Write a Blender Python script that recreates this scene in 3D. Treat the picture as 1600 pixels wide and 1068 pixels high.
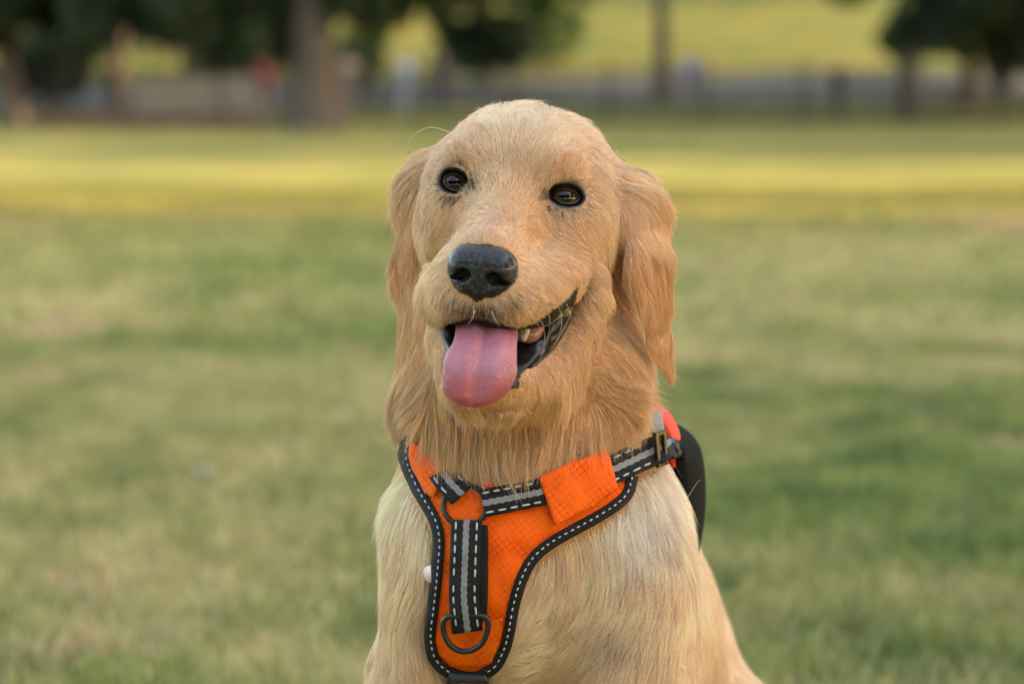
import bpy, bmesh, math, random
import numpy as np
from mathutils import Vector, Matrix, geometry
from mathutils.kdtree import KDTree

for _o in list(bpy.data.objects):
    bpy.data.objects.remove(_o)
scene = bpy.context.scene
COL = scene.collection
rng = np.random.default_rng(7)
random.seed(7)

# ------------------------------------------------------------------ camera
FPX = 3778.0            # focal length in photo pixels (85 mm on a 36 mm wide sensor, photo 1600 wide)
CAM_H = 0.60
PITCH = math.atan((534 - 158) / FPX)
D0 = 1.40               # metres along the lens axis to the dog's eyes
cam_d = bpy.data.cameras.new('camera')
cam = bpy.data.objects.new('camera', cam_d)
COL.objects.link(cam)
cam.location = (0, 0, CAM_H)
cam.rotation_euler = (math.pi / 2 - PITCH, 0, 0)
cam_d.sensor_width = 36.0
cam_d.lens = 85.0
cam_d.clip_start = 0.05
cam_d.clip_end = 2000
cam_d.dof.use_dof = True
cam_d.dof.focus_distance = D0 - 0.006
cam_d.dof.aperture_fstop = 5.4
scene.camera = cam

# ------------------------------------------------------------------ sky, sun, exposure
SUN_AZ = math.radians(102)      # compass-like: from +Y (view direction) clockwise; ~100 = from the right, a bit behind the camera
SUN_EL = math.radians(24)
world = bpy.data.worlds.new('World')
scene.world = world
world.use_nodes = True
wn = world.node_tree
bg = wn.nodes['Background']
sky = wn.nodes.new('ShaderNodeTexSky')
sky.sky_type = 'NISHITA'
sky.sun_disc = False
sky.sun_elevation = SUN_EL
sky.sun_rotation = SUN_AZ
sky.air_density = 1.0
sky.dust_density = 2.0
wn.links.new(sky.outputs[0], bg.inputs[0])
bg.inputs[1].default_value = 0.15
sun_d = bpy.data.lights.new('sun', 'SUN')
sun_d.energy = 2.1
sun_d.angle = math.radians(0.5)
sun_d.color = (1.0, 0.86, 0.57)
sun = bpy.data.objects.new('sun', sun_d)
COL.objects.link(sun)
_sd = Vector((math.sin(SUN_AZ) * math.cos(SUN_EL), math.cos(SUN_AZ) * math.cos(SUN_EL), math.sin(SUN_EL)))
sun.rotation_euler = _sd.to_track_quat('Z', 'Y').to_euler()
sun.location = (20, -4, 20)
scene.view_settings.view_transform = 'Standard'
scene.view_settings.look = 'None'
scene.view_settings.gamma = 1
scene.view_settings.use_curve_mapping = False
scene.view_settings.exposure = 2.75
scene.view_settings.use_white_balance = True      # camera balanced for open shade
scene.view_settings.white_balance_temperature = 8300
scene.view_settings.white_balance_tint = 8
scene.cycles.max_bounces = 9
scene.cycles.transmission_bounces = 9
scene.cycles.diffuse_bounces = 4
scene.cycles.glossy_bounces = 4
scene.render.film_transparent = False

# ------------------------------------------------------------------ helpers
def tag(o, label=None, cat=None, group=None, kind=None):
    if label: o['label'] = label
    if cat: o['category'] = cat
    if group: o['group'] = group
    if kind: o['kind'] = kind
    return o

def empty(name, loc=(0, 0, 0), rz=0.0):
    o = bpy.data.objects.new(name, None)
    o.location = loc
    o.rotation_euler = (0, 0, rz)
    o.empty_display_size = 0.1
    COL.objects.link(o)
    return o

def link_mesh(name, me, mat=None, parent=None, smooth=True):
    o = bpy.data.objects.new(name, me)
    if mat is not None and len(me.materials) == 0:
        me.materials.append(mat)
    if smooth and len(me.polygons):
        me.polygons.foreach_set('use_smooth', np.ones(len(me.polygons), dtype=bool))
    COL.objects.link(o)
    if parent is not None:
        o.parent = parent
    return o

def np_mesh(name, V, F):
    """mesh from numpy verts and equal-sized faces"""
    V = np.asarray(V, dtype=np.float32)
    F = np.asarray(F, dtype=np.int32)
    me = bpy.data.meshes.new(name)
    k = F.shape[1]
    me.vertices.add(len(V))
    me.vertices.foreach_set('co', V.ravel())
    me.loops.add(F.size)
    me.loops.foreach_set('vertex_index', F.ravel())
    me.polygons.add(len(F))
    me.polygons.foreach_set('loop_start', np.arange(0, F.size, k, dtype=np.int32))
    me.polygons.foreach_set('loop_total', np.full(len(F), k, dtype=np.int32))
    me.update(calc_edges=True)
    me.validate()
    return me

def py_mesh(name, V, F):
    me = bpy.data.meshes.new(name)
    me.from_pydata([tuple(v) for v in V], [], [tuple(f) for f in F])
    me.update()
    return me

def set_color(me, name, C):
    a = me.attributes.new(name, 'FLOAT_COLOR', 'POINT')
    C4 = np.ones((len(C), 4), dtype=np.float32)
    C4[:, :3] = C
    a.data.foreach_set('color', C4.ravel())

def lin(r, g, b):
    """sRGB 0-255 to linear"""
    o = []
    for c in (r, g, b):
        c /= 255.0
        o.append(c / 12.92 if c <= 0.04045 else ((c + 0.055) / 1.055) ** 2.4)
    return tuple(o)

class Mat:
    """small node helper"""
    def __init__(s, name):
        s.m = bpy.data.materials.new(name)
        s.m.use_nodes = True
        s.t = s.m.node_tree
        s.b = s.t.nodes.get('Principled BSDF')
        s.out = s.t.nodes.get('Material Output')
    def n(s, typ, **kw):
        nd = s.t.nodes.new(typ)
        for k, v in kw.items():
            if k.startswith('i_'):
                key = k[2:].replace('_', ' ')
                nd.inputs[key].default_value = v
            else:
                setattr(nd, k, v)
        return nd
    def l(s, a, b):
        s.t.links.new(a, b)
    def base(s, c, rough=0.6, spec=0.5):
        s.b.inputs['Base Color'].default_value = (*c, 1)
        s.b.inputs['Roughness'].default_value = rough
        s.b.inputs['Specular IOR Level'].default_value = spec
        return s
    def ramp(s, fac, stops):
        r = s.n('ShaderNodeValToRGB')
        el = r.color_ramp.elements
        while len(el) < len(stops):
            el.new(0.5)
        for e, (p, c) in zip(el, stops):
            e.position = p
            e.color = (*c, 1)
        s.l(fac, r.inputs[0])
        return r.outputs[0]
    def bump(s, h, strength=0.3, dist=0.001, link=True):
        b = s.n('ShaderNodeBump')
        b.inputs['Strength'].default_value = strength
        b.inputs['Distance'].default_value = dist
        s.l(h, b.inputs['Height'])
        if link:
            s.l(b.outputs[0], s.b.inputs['Normal'])
        return b.outputs[0]
    def math(s, op, a, b=None, c=None):
        nd = s.n('ShaderNodeMath', operation=op)
        for i, x in enumerate((a, b, c)):
            if x is None: continue
            if hasattr(x, 'is_linked') or isinstance(x, bpy.types.NodeSocket):
                s.l(x, nd.inputs[i])
            else:
                nd.inputs[i].default_value = x
        return nd.outputs[0]
    def mix(s, fac, a, b):
        nd = s.n('ShaderNodeMix', data_type='RGBA')
        for sock, x in ((nd.inputs[0], fac), (nd.inputs[6], a), (nd.inputs[7], b)):
            if isinstance(x, bpy.types.NodeSocket): s.l(x, sock)
            elif isinstance(x, (int, float)): sock.default_value = x
            else: sock.default_value = (*x, 1)
        return nd.outputs[2]
    def noise(s, scale, detail=3, rough=0.5, coord='Object', dist=0.0):
        tc = s.n('ShaderNodeTexCoord')
        nz = s.n('ShaderNodeTexNoise')
        nz.inputs['Scale'].default_value = scale
        nz.inputs['Detail'].default_value = detail
        nz.inputs['Roughness'].default_value = rough
        nz.inputs['Distortion'].default_value = dist
        s.l(tc.outputs[coord], nz.inputs['Vector'])
        return nz.outputs[0]

# -- lens geometry: photo pixel + distance -> place.  "C space" = millimetres, X right, Y up, Z towards the camera, origin on
#    the lens axis at the dog's eyes.  It is a plain rigid frame; positions come from a pixel and a depth of the thing itself.
_ct, _st = math.cos(PITCH), math.sin(PITCH)
AX_R = np.array([1.0, 0, 0]); AX_U = np.array([0, _st, _ct]); AX_F = np.array([0, _ct, -_st])
CAMP = np.array([0, 0, CAM_H])

def C(px, py, w=0.0):
    d = 1000 * D0 - w
    return np.array([(px - 800) * d / FPX, (534 - py) * d / FPX, w])

def c2w(P):
    P = np.asarray(P, dtype=np.float64)
    return CAMP + (P[..., 0:1] * AX_R + P[..., 1:2] * AX_U + (1000 * D0 - P[..., 2:3]) * AX_F) / 1000.0

def w2c(x, y, z):
    v = np.array([x, y, z]) - CAMP
    return np.array([v @ AX_R * 1000, v @ AX_U * 1000, 1000 * D0 - v @ AX_F * 1000])

def c2p(P):
    d = 1000 * D0 - P[..., 2]
    return 800 + P[..., 0] * FPX / d, 534 - P[..., 1] * FPX / d

def ground_at(px, py):
    """world point on flat ground seen at a photo pixel"""
    r = AX_R * (px - 800) / FPX + AX_U * (534 - py) / FPX + AX_F
    t = -CAM_H / r[2]
    return CAMP + r * t

def at_depth(px, py, y):
    """world point at world depth y behind a photo pixel"""
    r = AX_R * (px - 800) / FPX + AX_U * (534 - py) / FPX + AX_F
    return CAMP + r * (y / r[1])

def unit(v):
    v = np.asarray(v, float)
    return v / np.linalg.norm(v)

def catmull(P, n):
    """dense Catmull-Rom through rows of P, n samples per span"""
    P = np.asarray(P, float)
    Q = np.vstack([2 * P[0] - P[1], P, 2 * P[-1] - P[-2]])
    out = []
    for i in range(1, len(Q) - 2):
        t = np.linspace(0, 1, n, endpoint=False)[:, None]
        a, b, c, d = Q[i - 1], Q[i], Q[i + 1], Q[i + 2]
        out.append(0.5 * (2 * b + (c - a) * t + (2 * a - 5 * b + 4 * c - d) * t ** 2 + (3 * b - a - 3 * c + d) * t ** 3))
    out.append(P[-1:])
    return np.vstack(out)

def in_poly(x, y, poly):
    poly = np.asarray(poly, float)
    res = np.zeros(np.shape(x), bool)
    j = len(poly) - 1
    for i in range(len(poly)):
        xi, yi = poly[i]; xj, yj = poly[j]
        c = ((yi > y) != (yj > y)) & (x < (xj - xi) * (y - yi) / (yj - yi + 1e-12) + xi)
        res ^= c
        j = i
    return res

def tube(path, rad, seg=10, cap=True):
    """tube along path (n,3) with radii; returns V,F lists"""
    path = np.asarray(path, float)
    n = len(path)
    rad = np.broadcast_to(np.asarray(rad, float), (n,))
    T = np.gradient(path, axis=0)
    T /= np.linalg.norm(T, axis=1, keepdims=True) + 1e-12
    up = np.array([0, 0, 1.0]) if abs(T[0][2]) < 0.9 else np.array([1.0, 0, 0])
    nrm = unit(np.cross(T[0], up))
    V = []
    for i in range(n):
        nrm = nrm - T[i] * (nrm @ T[i])
        nrm = unit(nrm)
        bn = np.cross(T[i], nrm)
        for k in range(seg):
            a = 2 * math.pi * k / seg
            V.append(path[i] + rad[i] * (math.cos(a) * nrm + math.sin(a) * bn))
    F = []
    for i in range(n - 1):
        for k in range(seg):
            k2 = (k + 1) % seg
            F.append((i * seg + k, i * seg + k2, (i + 1) * seg + k2, (i + 1) * seg + k))
    if cap:
        F.append(tuple(range(seg - 1, -1, -1)))
        F.append(tuple((n - 1) * seg + k for k in range(seg)))
    return V, F

# ---- signed-distance modelling: shapes are blended into one continuous skin
def d_ell(p, c, r, A=None):
    q = p - c
    if A is not None:
        q = q @ A.T
    k0 = np.sqrt(((q / r) ** 2).sum(-1))
    k1 = np.sqrt(((q / (r * r)) ** 2).sum(-1))
    return k0 * (k0 - 1.0) / (k1 + 1e-9)

def d_cone(p, a, b, ra, rb):
    ba = b - a
    t = np.clip(((p - a) @ ba) / (ba @ ba), 0, 1)
    return np.sqrt(((p - a - t[..., None] * ba) ** 2).sum(-1)) - (ra + (rb - ra) * t)

def d_flat(p, a, b, ra, rb, n, s):
    f = lambda q: q + (s - 1) * (q @ n)[..., None] * n
    return d_cone(f(p), f(a), f(b), ra, rb) / (1 + (s - 1) * 0.4)

class Prim:
    def __init__(s, kind, args, k, reg, sub=False):
        s.kind, s.args, s.k, s.reg, s.sub = kind, args, k, reg, sub
        if kind == 'e':
            c, r, A = args
            m = max(r); s.lo, s.hi = c - m, c + m
        else:
            a, b, ra, rb = args[:4]
            m = max(ra, rb); s.lo, s.hi = np.minimum(a, b) - m, np.maximum(a, b) + m
    def d(s, p):
        if s.kind == 'e': return d_ell(p, *s.args)
        if s.kind == 'c': return d_cone(p, *s.args)
        return d_flat(p, *s.args)

def smin(a, b, k):
    h = np.maximum(k - np.abs(a - b), 0) / k
    return np.minimum(a, b) - h * h * k * 0.25

def sdf_points(prims, P):
    d = np.full(len(P), 1e3)
    for pr in prims:
        e = pr.d(P)
        d = -smin(-d, e, pr.k) if pr.sub else smin(d, e, pr.k)
    return d

def sdf_grad(prims, P, h=0.6):
    g = np.zeros_like(P)
    for i in range(3):
        o = np.zeros(3); o[i] = h
        g[:, i] = sdf_points(prims, P + o) - sdf_points(prims, P - o)
    return g / (np.linalg.norm(g, axis=1, keepdims=True) + 1e-12)

def surface_nets(prims, xs, ys, zs):
    F = np.full((len(xs), len(ys), len(zs)), 60.0, dtype=np.float32)
    for pr in prims:
        m = pr.k + 14
        sl = []
        for ax, lo, hi in zip((xs, ys, zs), pr.lo - m, pr.hi + m):
            sl.append(slice(max(0, np.searchsorted(ax, lo) - 1), min(len(ax), np.searchsorted(ax, hi) + 1)))
        if any(q.stop - q.start < 1 for q in sl): continue
        gx, gy, gz = np.meshgrid(xs[sl[0]], ys[sl[1]], zs[sl[2]], indexing='ij')
        p = np.stack([gx, gy, gz], -1)
        e = pr.d(p).astype(np.float32)
        f = F[tuple(sl)]
        F[tuple(sl)] = -smin(-f, e, pr.k) if pr.sub else smin(f, e, pr.k)
    ins = F < 0
    nx, ny, nz = F.shape
    cnt = np.zeros((nx - 1, ny - 1, nz - 1), np.uint8)
    for a in (0, 1):
        for b in (0, 1):
            for c in (0, 1):
                cnt += ins[a:nx - 1 + a, b:ny - 1 + b, c:nz - 1 + c]
    act = (cnt > 0) & (cnt < 8)
    ci = np.argwhere(act)
    idx = np.full(act.shape, -1, np.int32)
    idx[act] = np.arange(len(ci))
    acc = np.zeros((len(ci), 3)); num = np.zeros(len(ci))
    cor = [(a, b, c) for a in (0, 1) for b in (0, 1) for c in (0, 1)]
    val = {q: F[ci[:, 0] + q[0], ci[:, 1] + q[1], ci[:, 2] + q[2]] for q in cor}
    crd = lambda q: np.stack([xs[ci[:, 0] + q[0]], ys[ci[:, 1] + q[1]], zs[ci[:, 2] + q[2]]], -1)
    for q in cor:
        for ax in range(3):
            if q[ax] == 0:
                q2 = list(q); q2[ax] = 1; q2 = tuple(q2)
                f0, f1 = val[q], val[q2]
                m = (f0 < 0) != (f1 < 0)
                t = np.where(m, f0 / np.where(m, f0 - f1, 1), 0)
                p = crd(q) + t[:, None] * (crd(q2) - crd(q))
                acc[m] += p[m]; num[m] += 1
    V = acc / num[:, None]
    Q = []
    for ax in range(3):
        o1, o2 = [(1, 2), (2, 0), (0, 1)][ax]
        sa = [slice(1, -1)] * 3; sa[ax] = slice(0, -1)
        sb = [slice(1, -1)] * 3; sb[ax] = slice(1, None)
        A_, B_ = ins[tuple(sa)], ins[tuple(sb)]
        for flip in (False, True):
            m = (A_ & ~B_) if not flip else (~A_ & B_)
            e = np.argwhere(m)
            if not len(e): continue
            off = np.ones(3, int); off[ax] = 0
            e = e + off
            def cell(d1, d2):
                c = e.copy(); c[:, o1] -= d1; c[:, o2] -= d2
                return idx[c[:, 0], c[:, 1], c[:, 2]]
            q = np.stack([cell(1, 1), cell(0, 1), cell(0, 0), cell(1, 0)], -1)
            Q.append(q[:, ::-1] if flip else q)
    return V, np.vstack(Q)

def graded(lo, hi, flo, fhi, fine, coarse):
    """grid line positions: fine inside [flo,fhi], growing to coarse outside"""
    mid = list(np.arange(flo, fhi, fine))
    up, s, x = [], fine, mid[-1]
    while x < hi:
        s = min(coarse, s * 1.12); x += s; up.append(x)
    dn, s, x = [], fine, mid[0]
    while x > lo:
        s = min(coarse, s * 1.12); x -= s; dn.append(x)
    return np.array(dn[::-1] + mid + up)

def relax(V, F, n):
    for _ in range(n):
        acc = np.zeros_like(V); num = np.zeros(len(V))
        for i in range(4):
            np.add.at(acc, F[:, i], V[F[:, (i + 1) % 4]] + V[F[:, (i + 3) % 4]])
            np.add.at(num, F[:, i], 2)
        V = V * 0.4 + 0.6 * acc / num[:, None]
    return V
# ================================================================== ground
HILL0 = 61.5
def ground_z(x, y):
    y = np.asarray(y, float); x = np.asarray(x, float)
    z = np.where(y > HILL0, 0.095 * (y - HILL0), 0.0)
    z = z + np.where(y > 80, 0.075 * (y - 80), 0.0)
    z = np.where(y > 150, 0.095 * (150 - HILL0) + 0.075 * 70 + 0.05 * (y - 150), z)
    return z + np.where(y > HILL0, 0.25 * np.sin(x * 0.15) * np.clip((y - HILL0) / 20, 0, 1), 0)

gx = np.unique(np.r_[np.arange(-160, -12, 8.0), np.arange(-12, 12.1, 1.0), np.arange(12, 161, 8.0)])
gy = np.unique(np.r_[np.arange(-90, 0, 10.0), np.arange(0, 60, 2.0), np.arange(60, 100, 1.0), np.arange(100, 260, 8.0)])
X, Y = np.meshgrid(gx, gy, indexing='ij')
Z = ground_z(X, Y)
nx, ny = X.shape
ii = np.arange(nx * ny).reshape(nx, ny)
gF = np.stack([ii[:-1, :-1].ravel(), ii[1:, :-1].ravel(), ii[1:, 1:].ravel(), ii[:-1, 1:].ravel()], 1)

def patch_color(m, bright=1.0):
    """lawn tones: green turf, dry straw patches, bare earth - same field for soil and blades"""
    tc = m.n('ShaderNodeTexCoord')
    def nz(scale, det, off, rough=0.55):
        mp = m.n('ShaderNodeMapping'); mp.inputs['Location'].default_value = (off, off * 0.7, 0); mp.inputs['Scale'].default_value = (1, 1, 0.0)
        m.l(tc.outputs['Object'], mp.inputs['Vector'])
        n = m.n('ShaderNodeTexNoise'); n.inputs['Scale'].default_value = scale; n.inputs['Detail'].default_value = det; n.inputs['Roughness'].default_value = rough
        m.l(mp.outputs[0], n.inputs['Vector'])
        return n.outputs[0]
    big = m.math('ADD', m.math('MULTIPLY', nz(0.6, 4, 3.1), 0.5), m.math('MULTIPLY', nz(3.6, 5, 9.7, 0.65), 0.5))
    grn = m.mix(m.ramp(nz(5.5, 3, 1.3), [(0.35, (0, 0, 0)), (0.65, (1, 1, 1))]), tuple(c * bright for c in (0.066, 0.096, 0.028)), tuple(c * bright for c in (0.180, 0.186, 0.055)))
    dry = m.mix(m.ramp(nz(9.0, 3, 5.9), [(0.35, (0, 0, 0)), (0.65, (1, 1, 1))]), tuple(c * bright for c in (0.220, 0.188, 0.072)), tuple(c * bright for c in (0.345, 0.275, 0.135)))
    c = m.mix(m.ramp(big, [(0.44, (0, 0, 0)), (0.57, (1, 1, 1))]), grn, dry)
    soil = m.ramp(nz(1.5, 4, 14.2, 0.6), [(0.62, (0, 0, 0)), (0.70, (1, 1, 1))])
    c = m.mix(soil, c, tuple(q * bright for q in (0.32, 0.205, 0.135)))
    sp0 = m.n('ShaderNodeSeparateXYZ'); m.l(tc.outputs['Object'], sp0.inputs[0])
    # one worn bare patch far to the right
    bx = m.math('DIVIDE', m.math('SUBTRACT', sp0.outputs[0], 2.75), 0.85); by = m.math('DIVIDE', m.math('SUBTRACT', sp0.outputs[1], 11.4), 0.9)
    bd = m.math('ADD', m.math('ADD', m.math('MULTIPLY', bx, bx), m.math('MULTIPLY', by, by)), m.math('MULTIPLY', nz(2.5, 4, 21.0, 0.6), 0.9))
    bare = m.ramp(m.math('MULTIPLY', bd, 0.5), [(0.45, (1, 1, 1)), (0.75, (0, 0, 0))])
    c = m.mix(bare, c, tuple(q * bright for q in (0.26, 0.165, 0.12)))
    mid = m.ramp(m.math('DIVIDE', sp0.outputs[1], 20.0), [(0.45, (0, 0, 0)), (0.72, (1, 1, 1))])
    olive = m.mix(m.ramp(nz(0.45, 4, 7.0, 0.6), [(0.38, (0, 0, 0)), (0.62, (1, 1, 1))]), (0.088, 0.094, 0.022), (0.215, 0.178, 0.046))
    c = m.mix(mid, c, olive)
    # the far slope carries taller, yellower summer grass
    sp = m.n('ShaderNodeSeparateXYZ'); m.l(tc.outputs['Object'], sp.inputs[0])
    far = m.ramp(m.math('DIVIDE', m.math('SUBTRACT', sp.outputs[1], 60.0), 20.0), [(0.1, (0, 0, 0)), (0.8, (1, 1, 1))])
    hill = m.mix(m.ramp(nz(0.35, 4, 2.0, 0.6), [(0.35, (0, 0, 0)), (0.65, (1, 1, 1))]), (0.050, 0.066, 0.014), (0.118, 0.096, 0.021))
    return m.mix(far, c, hill)
m = Mat('lawn_soil')
m.l(patch_color(m, 1.4), m.b.inputs['Base Color'])
m.b.inputs['Roughness'].default_value = 0.95
m.b.inputs['Specular IOR Level'].default_value = 0.1
m.bump(m.noise(40, 4, 0.7), 0.7, 0.02)
ground = link_mesh('ground', np_mesh('ground', np.stack([X.ravel(), Y.ravel(), Z.ravel()], 1), gF), m.m)
tag(ground, kind='structure')

# pale path winding along the foot of the slope, behind the fence
px_ = np.arange(-60, 61, 1.5)
pv, pf = [], []
for i, x in enumerate(px_):
    for j, yy in enumerate(np.linspace(66.5, 75.0, 8)):
        y = yy + 0.8 * math.sin(x * 0.11)
        pv.append((x, y, float(ground_z(x, y)) + 0.03))
for i in range(len(px_) - 1):
    for j in range(7):
        pf.append((i * 8 + j, (i + 1) * 8 + j, (i + 1) * 8 + j + 1, i * 8 + j + 1))
m = Mat('path_concrete').base((0.34, 0.30, 0.25), 0.9)
m.l(m.ramp(m.noise(1.2, 4), [(0.35, (0.030, 0.027, 0.018)), (0.7, (0.055, 0.048, 0.034))]), m.b.inputs['Base Color'])
tag(link_mesh('path', py_mesh('path', pv, pf), m.m), kind='structure')

# ------------------------------------------------------------------ grass
def blades(y0, y1, n, hmin, hmax, wd, margin, seed, fan=0.215):
    r = np.random.default_rng(seed)
    # even cover per square metre inside the wedge the lens sees, with a margin at both sides
    y = np.sqrt(r.uniform(y0 * y0, y1 * y1, n))
    x = r.uniform(-1, 1, n) * (y * fan + margin)
    h = r.uniform(hmin, hmax, n) * (1 + 0.35 * np.sin(x * 3.1 + 1.7 * np.sin(y * 2.3)) * np.sin(y * 2.7 + x))
    a = r.uniform(0, 2 * np.pi, n); b = r.uniform(0, 2 * np.pi, n)
    lean = h * r.uniform(0.15, 0.95, n)
    w = wd * r.uniform(0.6, 1.3, n)
    sx, sy = np.cos(a) * w / 2, np.sin(a) * w / 2
    lx, ly = np.cos(b) * lean, np.sin(b) * lean
    z0 = np.full(n, -0.004)
    P = np.stack([np.stack([x - sx, y - sy, z0], 1), np.stack([x + sx, y + sy, z0], 1),
                  np.stack([x - sx * .75 + lx * .35, y - sy * .75 + ly * .35, h * .6], 1), np.stack([x + sx * .75 + lx * .35, y + sy * .75 + ly * .35, h * .6], 1),
                  np.stack([x + lx, y + ly, h * r.uniform(0.75, 1.0, n)], 1)], 1)
    o = np.arange(n)[:, None] * 5
    F = np.concatenate([o + np.array([[0, 1, 3]]), o + np.array([[0, 3, 2]]), o + np.array([[2, 3, 4]])], 0)
    tone = np.repeat(r.normal(1, 0.16, n), 5)
    return P.reshape(-1, 3), F, tone
parts_ = [blades(1.0, 6.0, 120000, 0.018, 0.045, 0.0032, 0.35, 1), blades(6.0, 16.0, 80000, 0.03, 0.06, 0.010, 0.6, 2),
          blades(0.6, 6.0, 110000, 0.018, 0.045, 0.0045, 1.3, 3, 0.55), blades(6.0, 16.0, 70000, 0.03, 0.06, 0.016, 1.6, 4, 0.6)]
off = 0; V, F, Tn = [], [], []
for p, f, t in parts_:
    V.append(p); F.append(f + off); Tn.append(t); off += len(p)
gme = np_mesh('grass', np.vstack(V), np.vstack(F))
set_color(gme, 'tone', np.repeat(np.concatenate(Tn)[:, None], 3, 1))
m = Mat('grass_blades')
at = m.n('ShaderNodeAttribute', attribute_name='tone')
mx = m.n('ShaderNodeMix', data_type='RGBA', blend_type='MULTIPLY'); mx.inputs[0].default_value = 1
m.l(patch_color(m, 1.85), mx.inputs[6]); m.l(at.outputs['Color'], mx.inputs[7])
m.l(mx.outputs[2], m.b.inputs['Base Color'])
m.b.inputs['Roughness'].default_value = 0.6
m.b.inputs['Specular IOR Level'].default_value = 0.25
tr = m.n('ShaderNodeBsdfTranslucent'); m.l(mx.outputs[2], tr.inputs['Color'])
ms = m.n('ShaderNodeMixShader'); ms.inputs[0].default_value = 0.3
m.l(m.b.outputs[0], ms.inputs[1]); m.l(tr.outputs[0], ms.inputs[2]); m.l(ms.outputs[0], m.out.inputs['Surface'])
tag(link_mesh('grass', gme, m.m, smooth=False), 'short worn park lawn with straw coloured patches', 'grass', kind='stuff')

# ------------------------------------------------------------------ fence along the far side of the lawn
FY = 60.0
m = Mat('fence_paint').base((0.010, 0.010, 0.009), 0.6, 0.3); m.bump(m.noise(30, 3), 0.2, 0.002); IRON = m.m
fence = empty('fence', (0, FY, 0))
tag(fence, 'dark iron picket fence between the lawn and the path behind', 'fence')
def box_mesh(name, sx, sy, sz, bev=0.0):
    bm = bmesh.new(); bmesh.ops.create_cube(bm, size=1)
    for v in bm.verts: v.co.x *= sx; v.co.y *= sy; v.co.z = (v.co.z + 0.5) * sz
    if bev: bmesh.ops.bevel(bm, geom=bm.edges[:], offset=bev, segments=2, affect='EDGES')
    me = bpy.data.meshes.new(name); bm.to_mesh(me); bm.free(); return me
post_me = box_mesh('post', 0.09, 0.09, 1.58, 0.012)
capm = bmesh.new(); bmesh.ops.create_cone(capm, cap_ends=True, segments=4, radius1=0.085, radius2=0.01, depth=0.07, matrix=Matrix.Rotation(math.pi / 4, 4, 'Z'))
cap_me = bpy.data.meshes.new('cap'); capm.to_mesh(cap_me); capm.free()
x0, x1, span = -19.2, 19.2, 2.4
n_sp = int(round((x1 - x0) / span))
for i in range(n_sp + 1):
    p = link_mesh('post', post_me, IRON, fence, smooth=False); p.location = (x0 + i * span, 0, 0)
    c_ = link_mesh('cap', cap_me, IRON, p, smooth=False); c_.location = (0, 0, 1.615)
rail_me = box_mesh('rail', span - 0.1, 0.035, 0.05, 0.006)
for i in range(n_sp):
    for z in (0.14, 1.26):
        r_ = link_mesh('rail', rail_me, IRON, fence, smooth=False); r_.location = (x0 + (i + 0.5) * span, 0, z)
V, F = [], []
for i in range(n_sp):
    for k in range(1, 20):
        x = x0 + i * span + k * span / 20
        b0 = len(V)
        for z in (0.06, 1.40):
            for dx, dy in ((-.016, -.016), (.016, -.016), (.016, .016), (-.016, .016)): V.append((x + dx, dy, z))
        V.append((x, 0, 1.46))
        for q in range(4):
            F.append((b0 + q, b0 + (q + 1) % 4, b0 + 4 + (q + 1) % 4, b0 + 4 + q)); F.append((b0 + 4 + q, b0 + 4 + (q + 1) % 4, b0 + 8))
pk = link_mesh('pickets', py_mesh('pickets', V, F), IRON, fence, smooth=False)
tag(pk, kind='stuff')

# ------------------------------------------------------------------ mulch bed at the foot of the fence, viewer's left
a = at_depth(20, 196, 57.5); b = at_depth(470, 196, 57.5)
xb = np.linspace(a[0], b[0], 60); V, F = [], []
for i, x in enumerate(xb):
    for j, t in enumerate(np.linspace(-1, 1, 9)):
        e = min(1, 6 * min(i, 59 - i) / 59)
        V.append((x, 57.4 + 1.5 * t, -0.02 + (0.30 + 0.05 * math.sin(i * 1.7 + j * 2.1)) * (1 - t * t) ** 0.6 * e))
for i in range(59):
    for j in range(8): F.append((i * 9 + j, (i + 1) * 9 + j, (i + 1) * 9 + j + 1, i * 9 + j + 1))
m = Mat('bark_mulch')
m.l(m.ramp(m.noise(9, 5, 0.7), [(0.3, (0.020, 0.010, 0.006)), (0.7, (0.095, 0.040, 0.020))]), m.b.inputs['Base Color'])
m.b.inputs['Roughness'].default_value = 0.95; m.bump(m.noise(16, 4, 0.7), 1.0, 0.05)
tag(link_mesh('mulch_bed', py_mesh('mulch_bed', V, F), m.m), kind='structure')

# low pale retaining wall beyond the fence, block by block
wall = empty('retaining_wall', (0, 64.0, 0))
tag(wall, 'low pale stone block wall behind the fence on the left', 'wall')
m = Mat('pale_stone'); m.l(m.ramp(m.noise(3.0, 5, 0.65), [(0.3, (0.30, 0.27, 0.24)), (0.7, (0.52, 0.47, 0.42))]), m.b.inputs['Base Color'])
m.b.inputs['Roughness'].default_value = 0.9; m.bump(m.noise(12, 4), 0.5, 0.02); STONE = m.m
blk = box_mesh('block', 0.585, 0.34, 0.285, 0.018)
xa = at_depth(205, 150, 64.0)[0]; xe = at_depth(450, 150, 64.0)[0]
nb = int((xe - xa) / 0.6)
for r_ in range(4):
    for i in range(nb):
        o = link_mesh('block', blk, STONE, wall, smooth=False)
        o.location = (xa + (i + 0.5 + (0.25 if r_ % 2 else -0.05)) * 0.6 + random.uniform(-.006, .006), random.uniform(-0.012, 0.012), 0.10 + r_ * 0.293)
cp = box_mesh('coping', 0.9, 0.44, 0.08, 0.012)
for i in range(int((xe - xa) / 0.91) + 1):
    o = link_mesh('coping_stone', cp, STONE, wall, smooth=False); o.location = (xa + 0.4 + i * 0.91, 0, 0.10 + 4 * 0.293)

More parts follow.
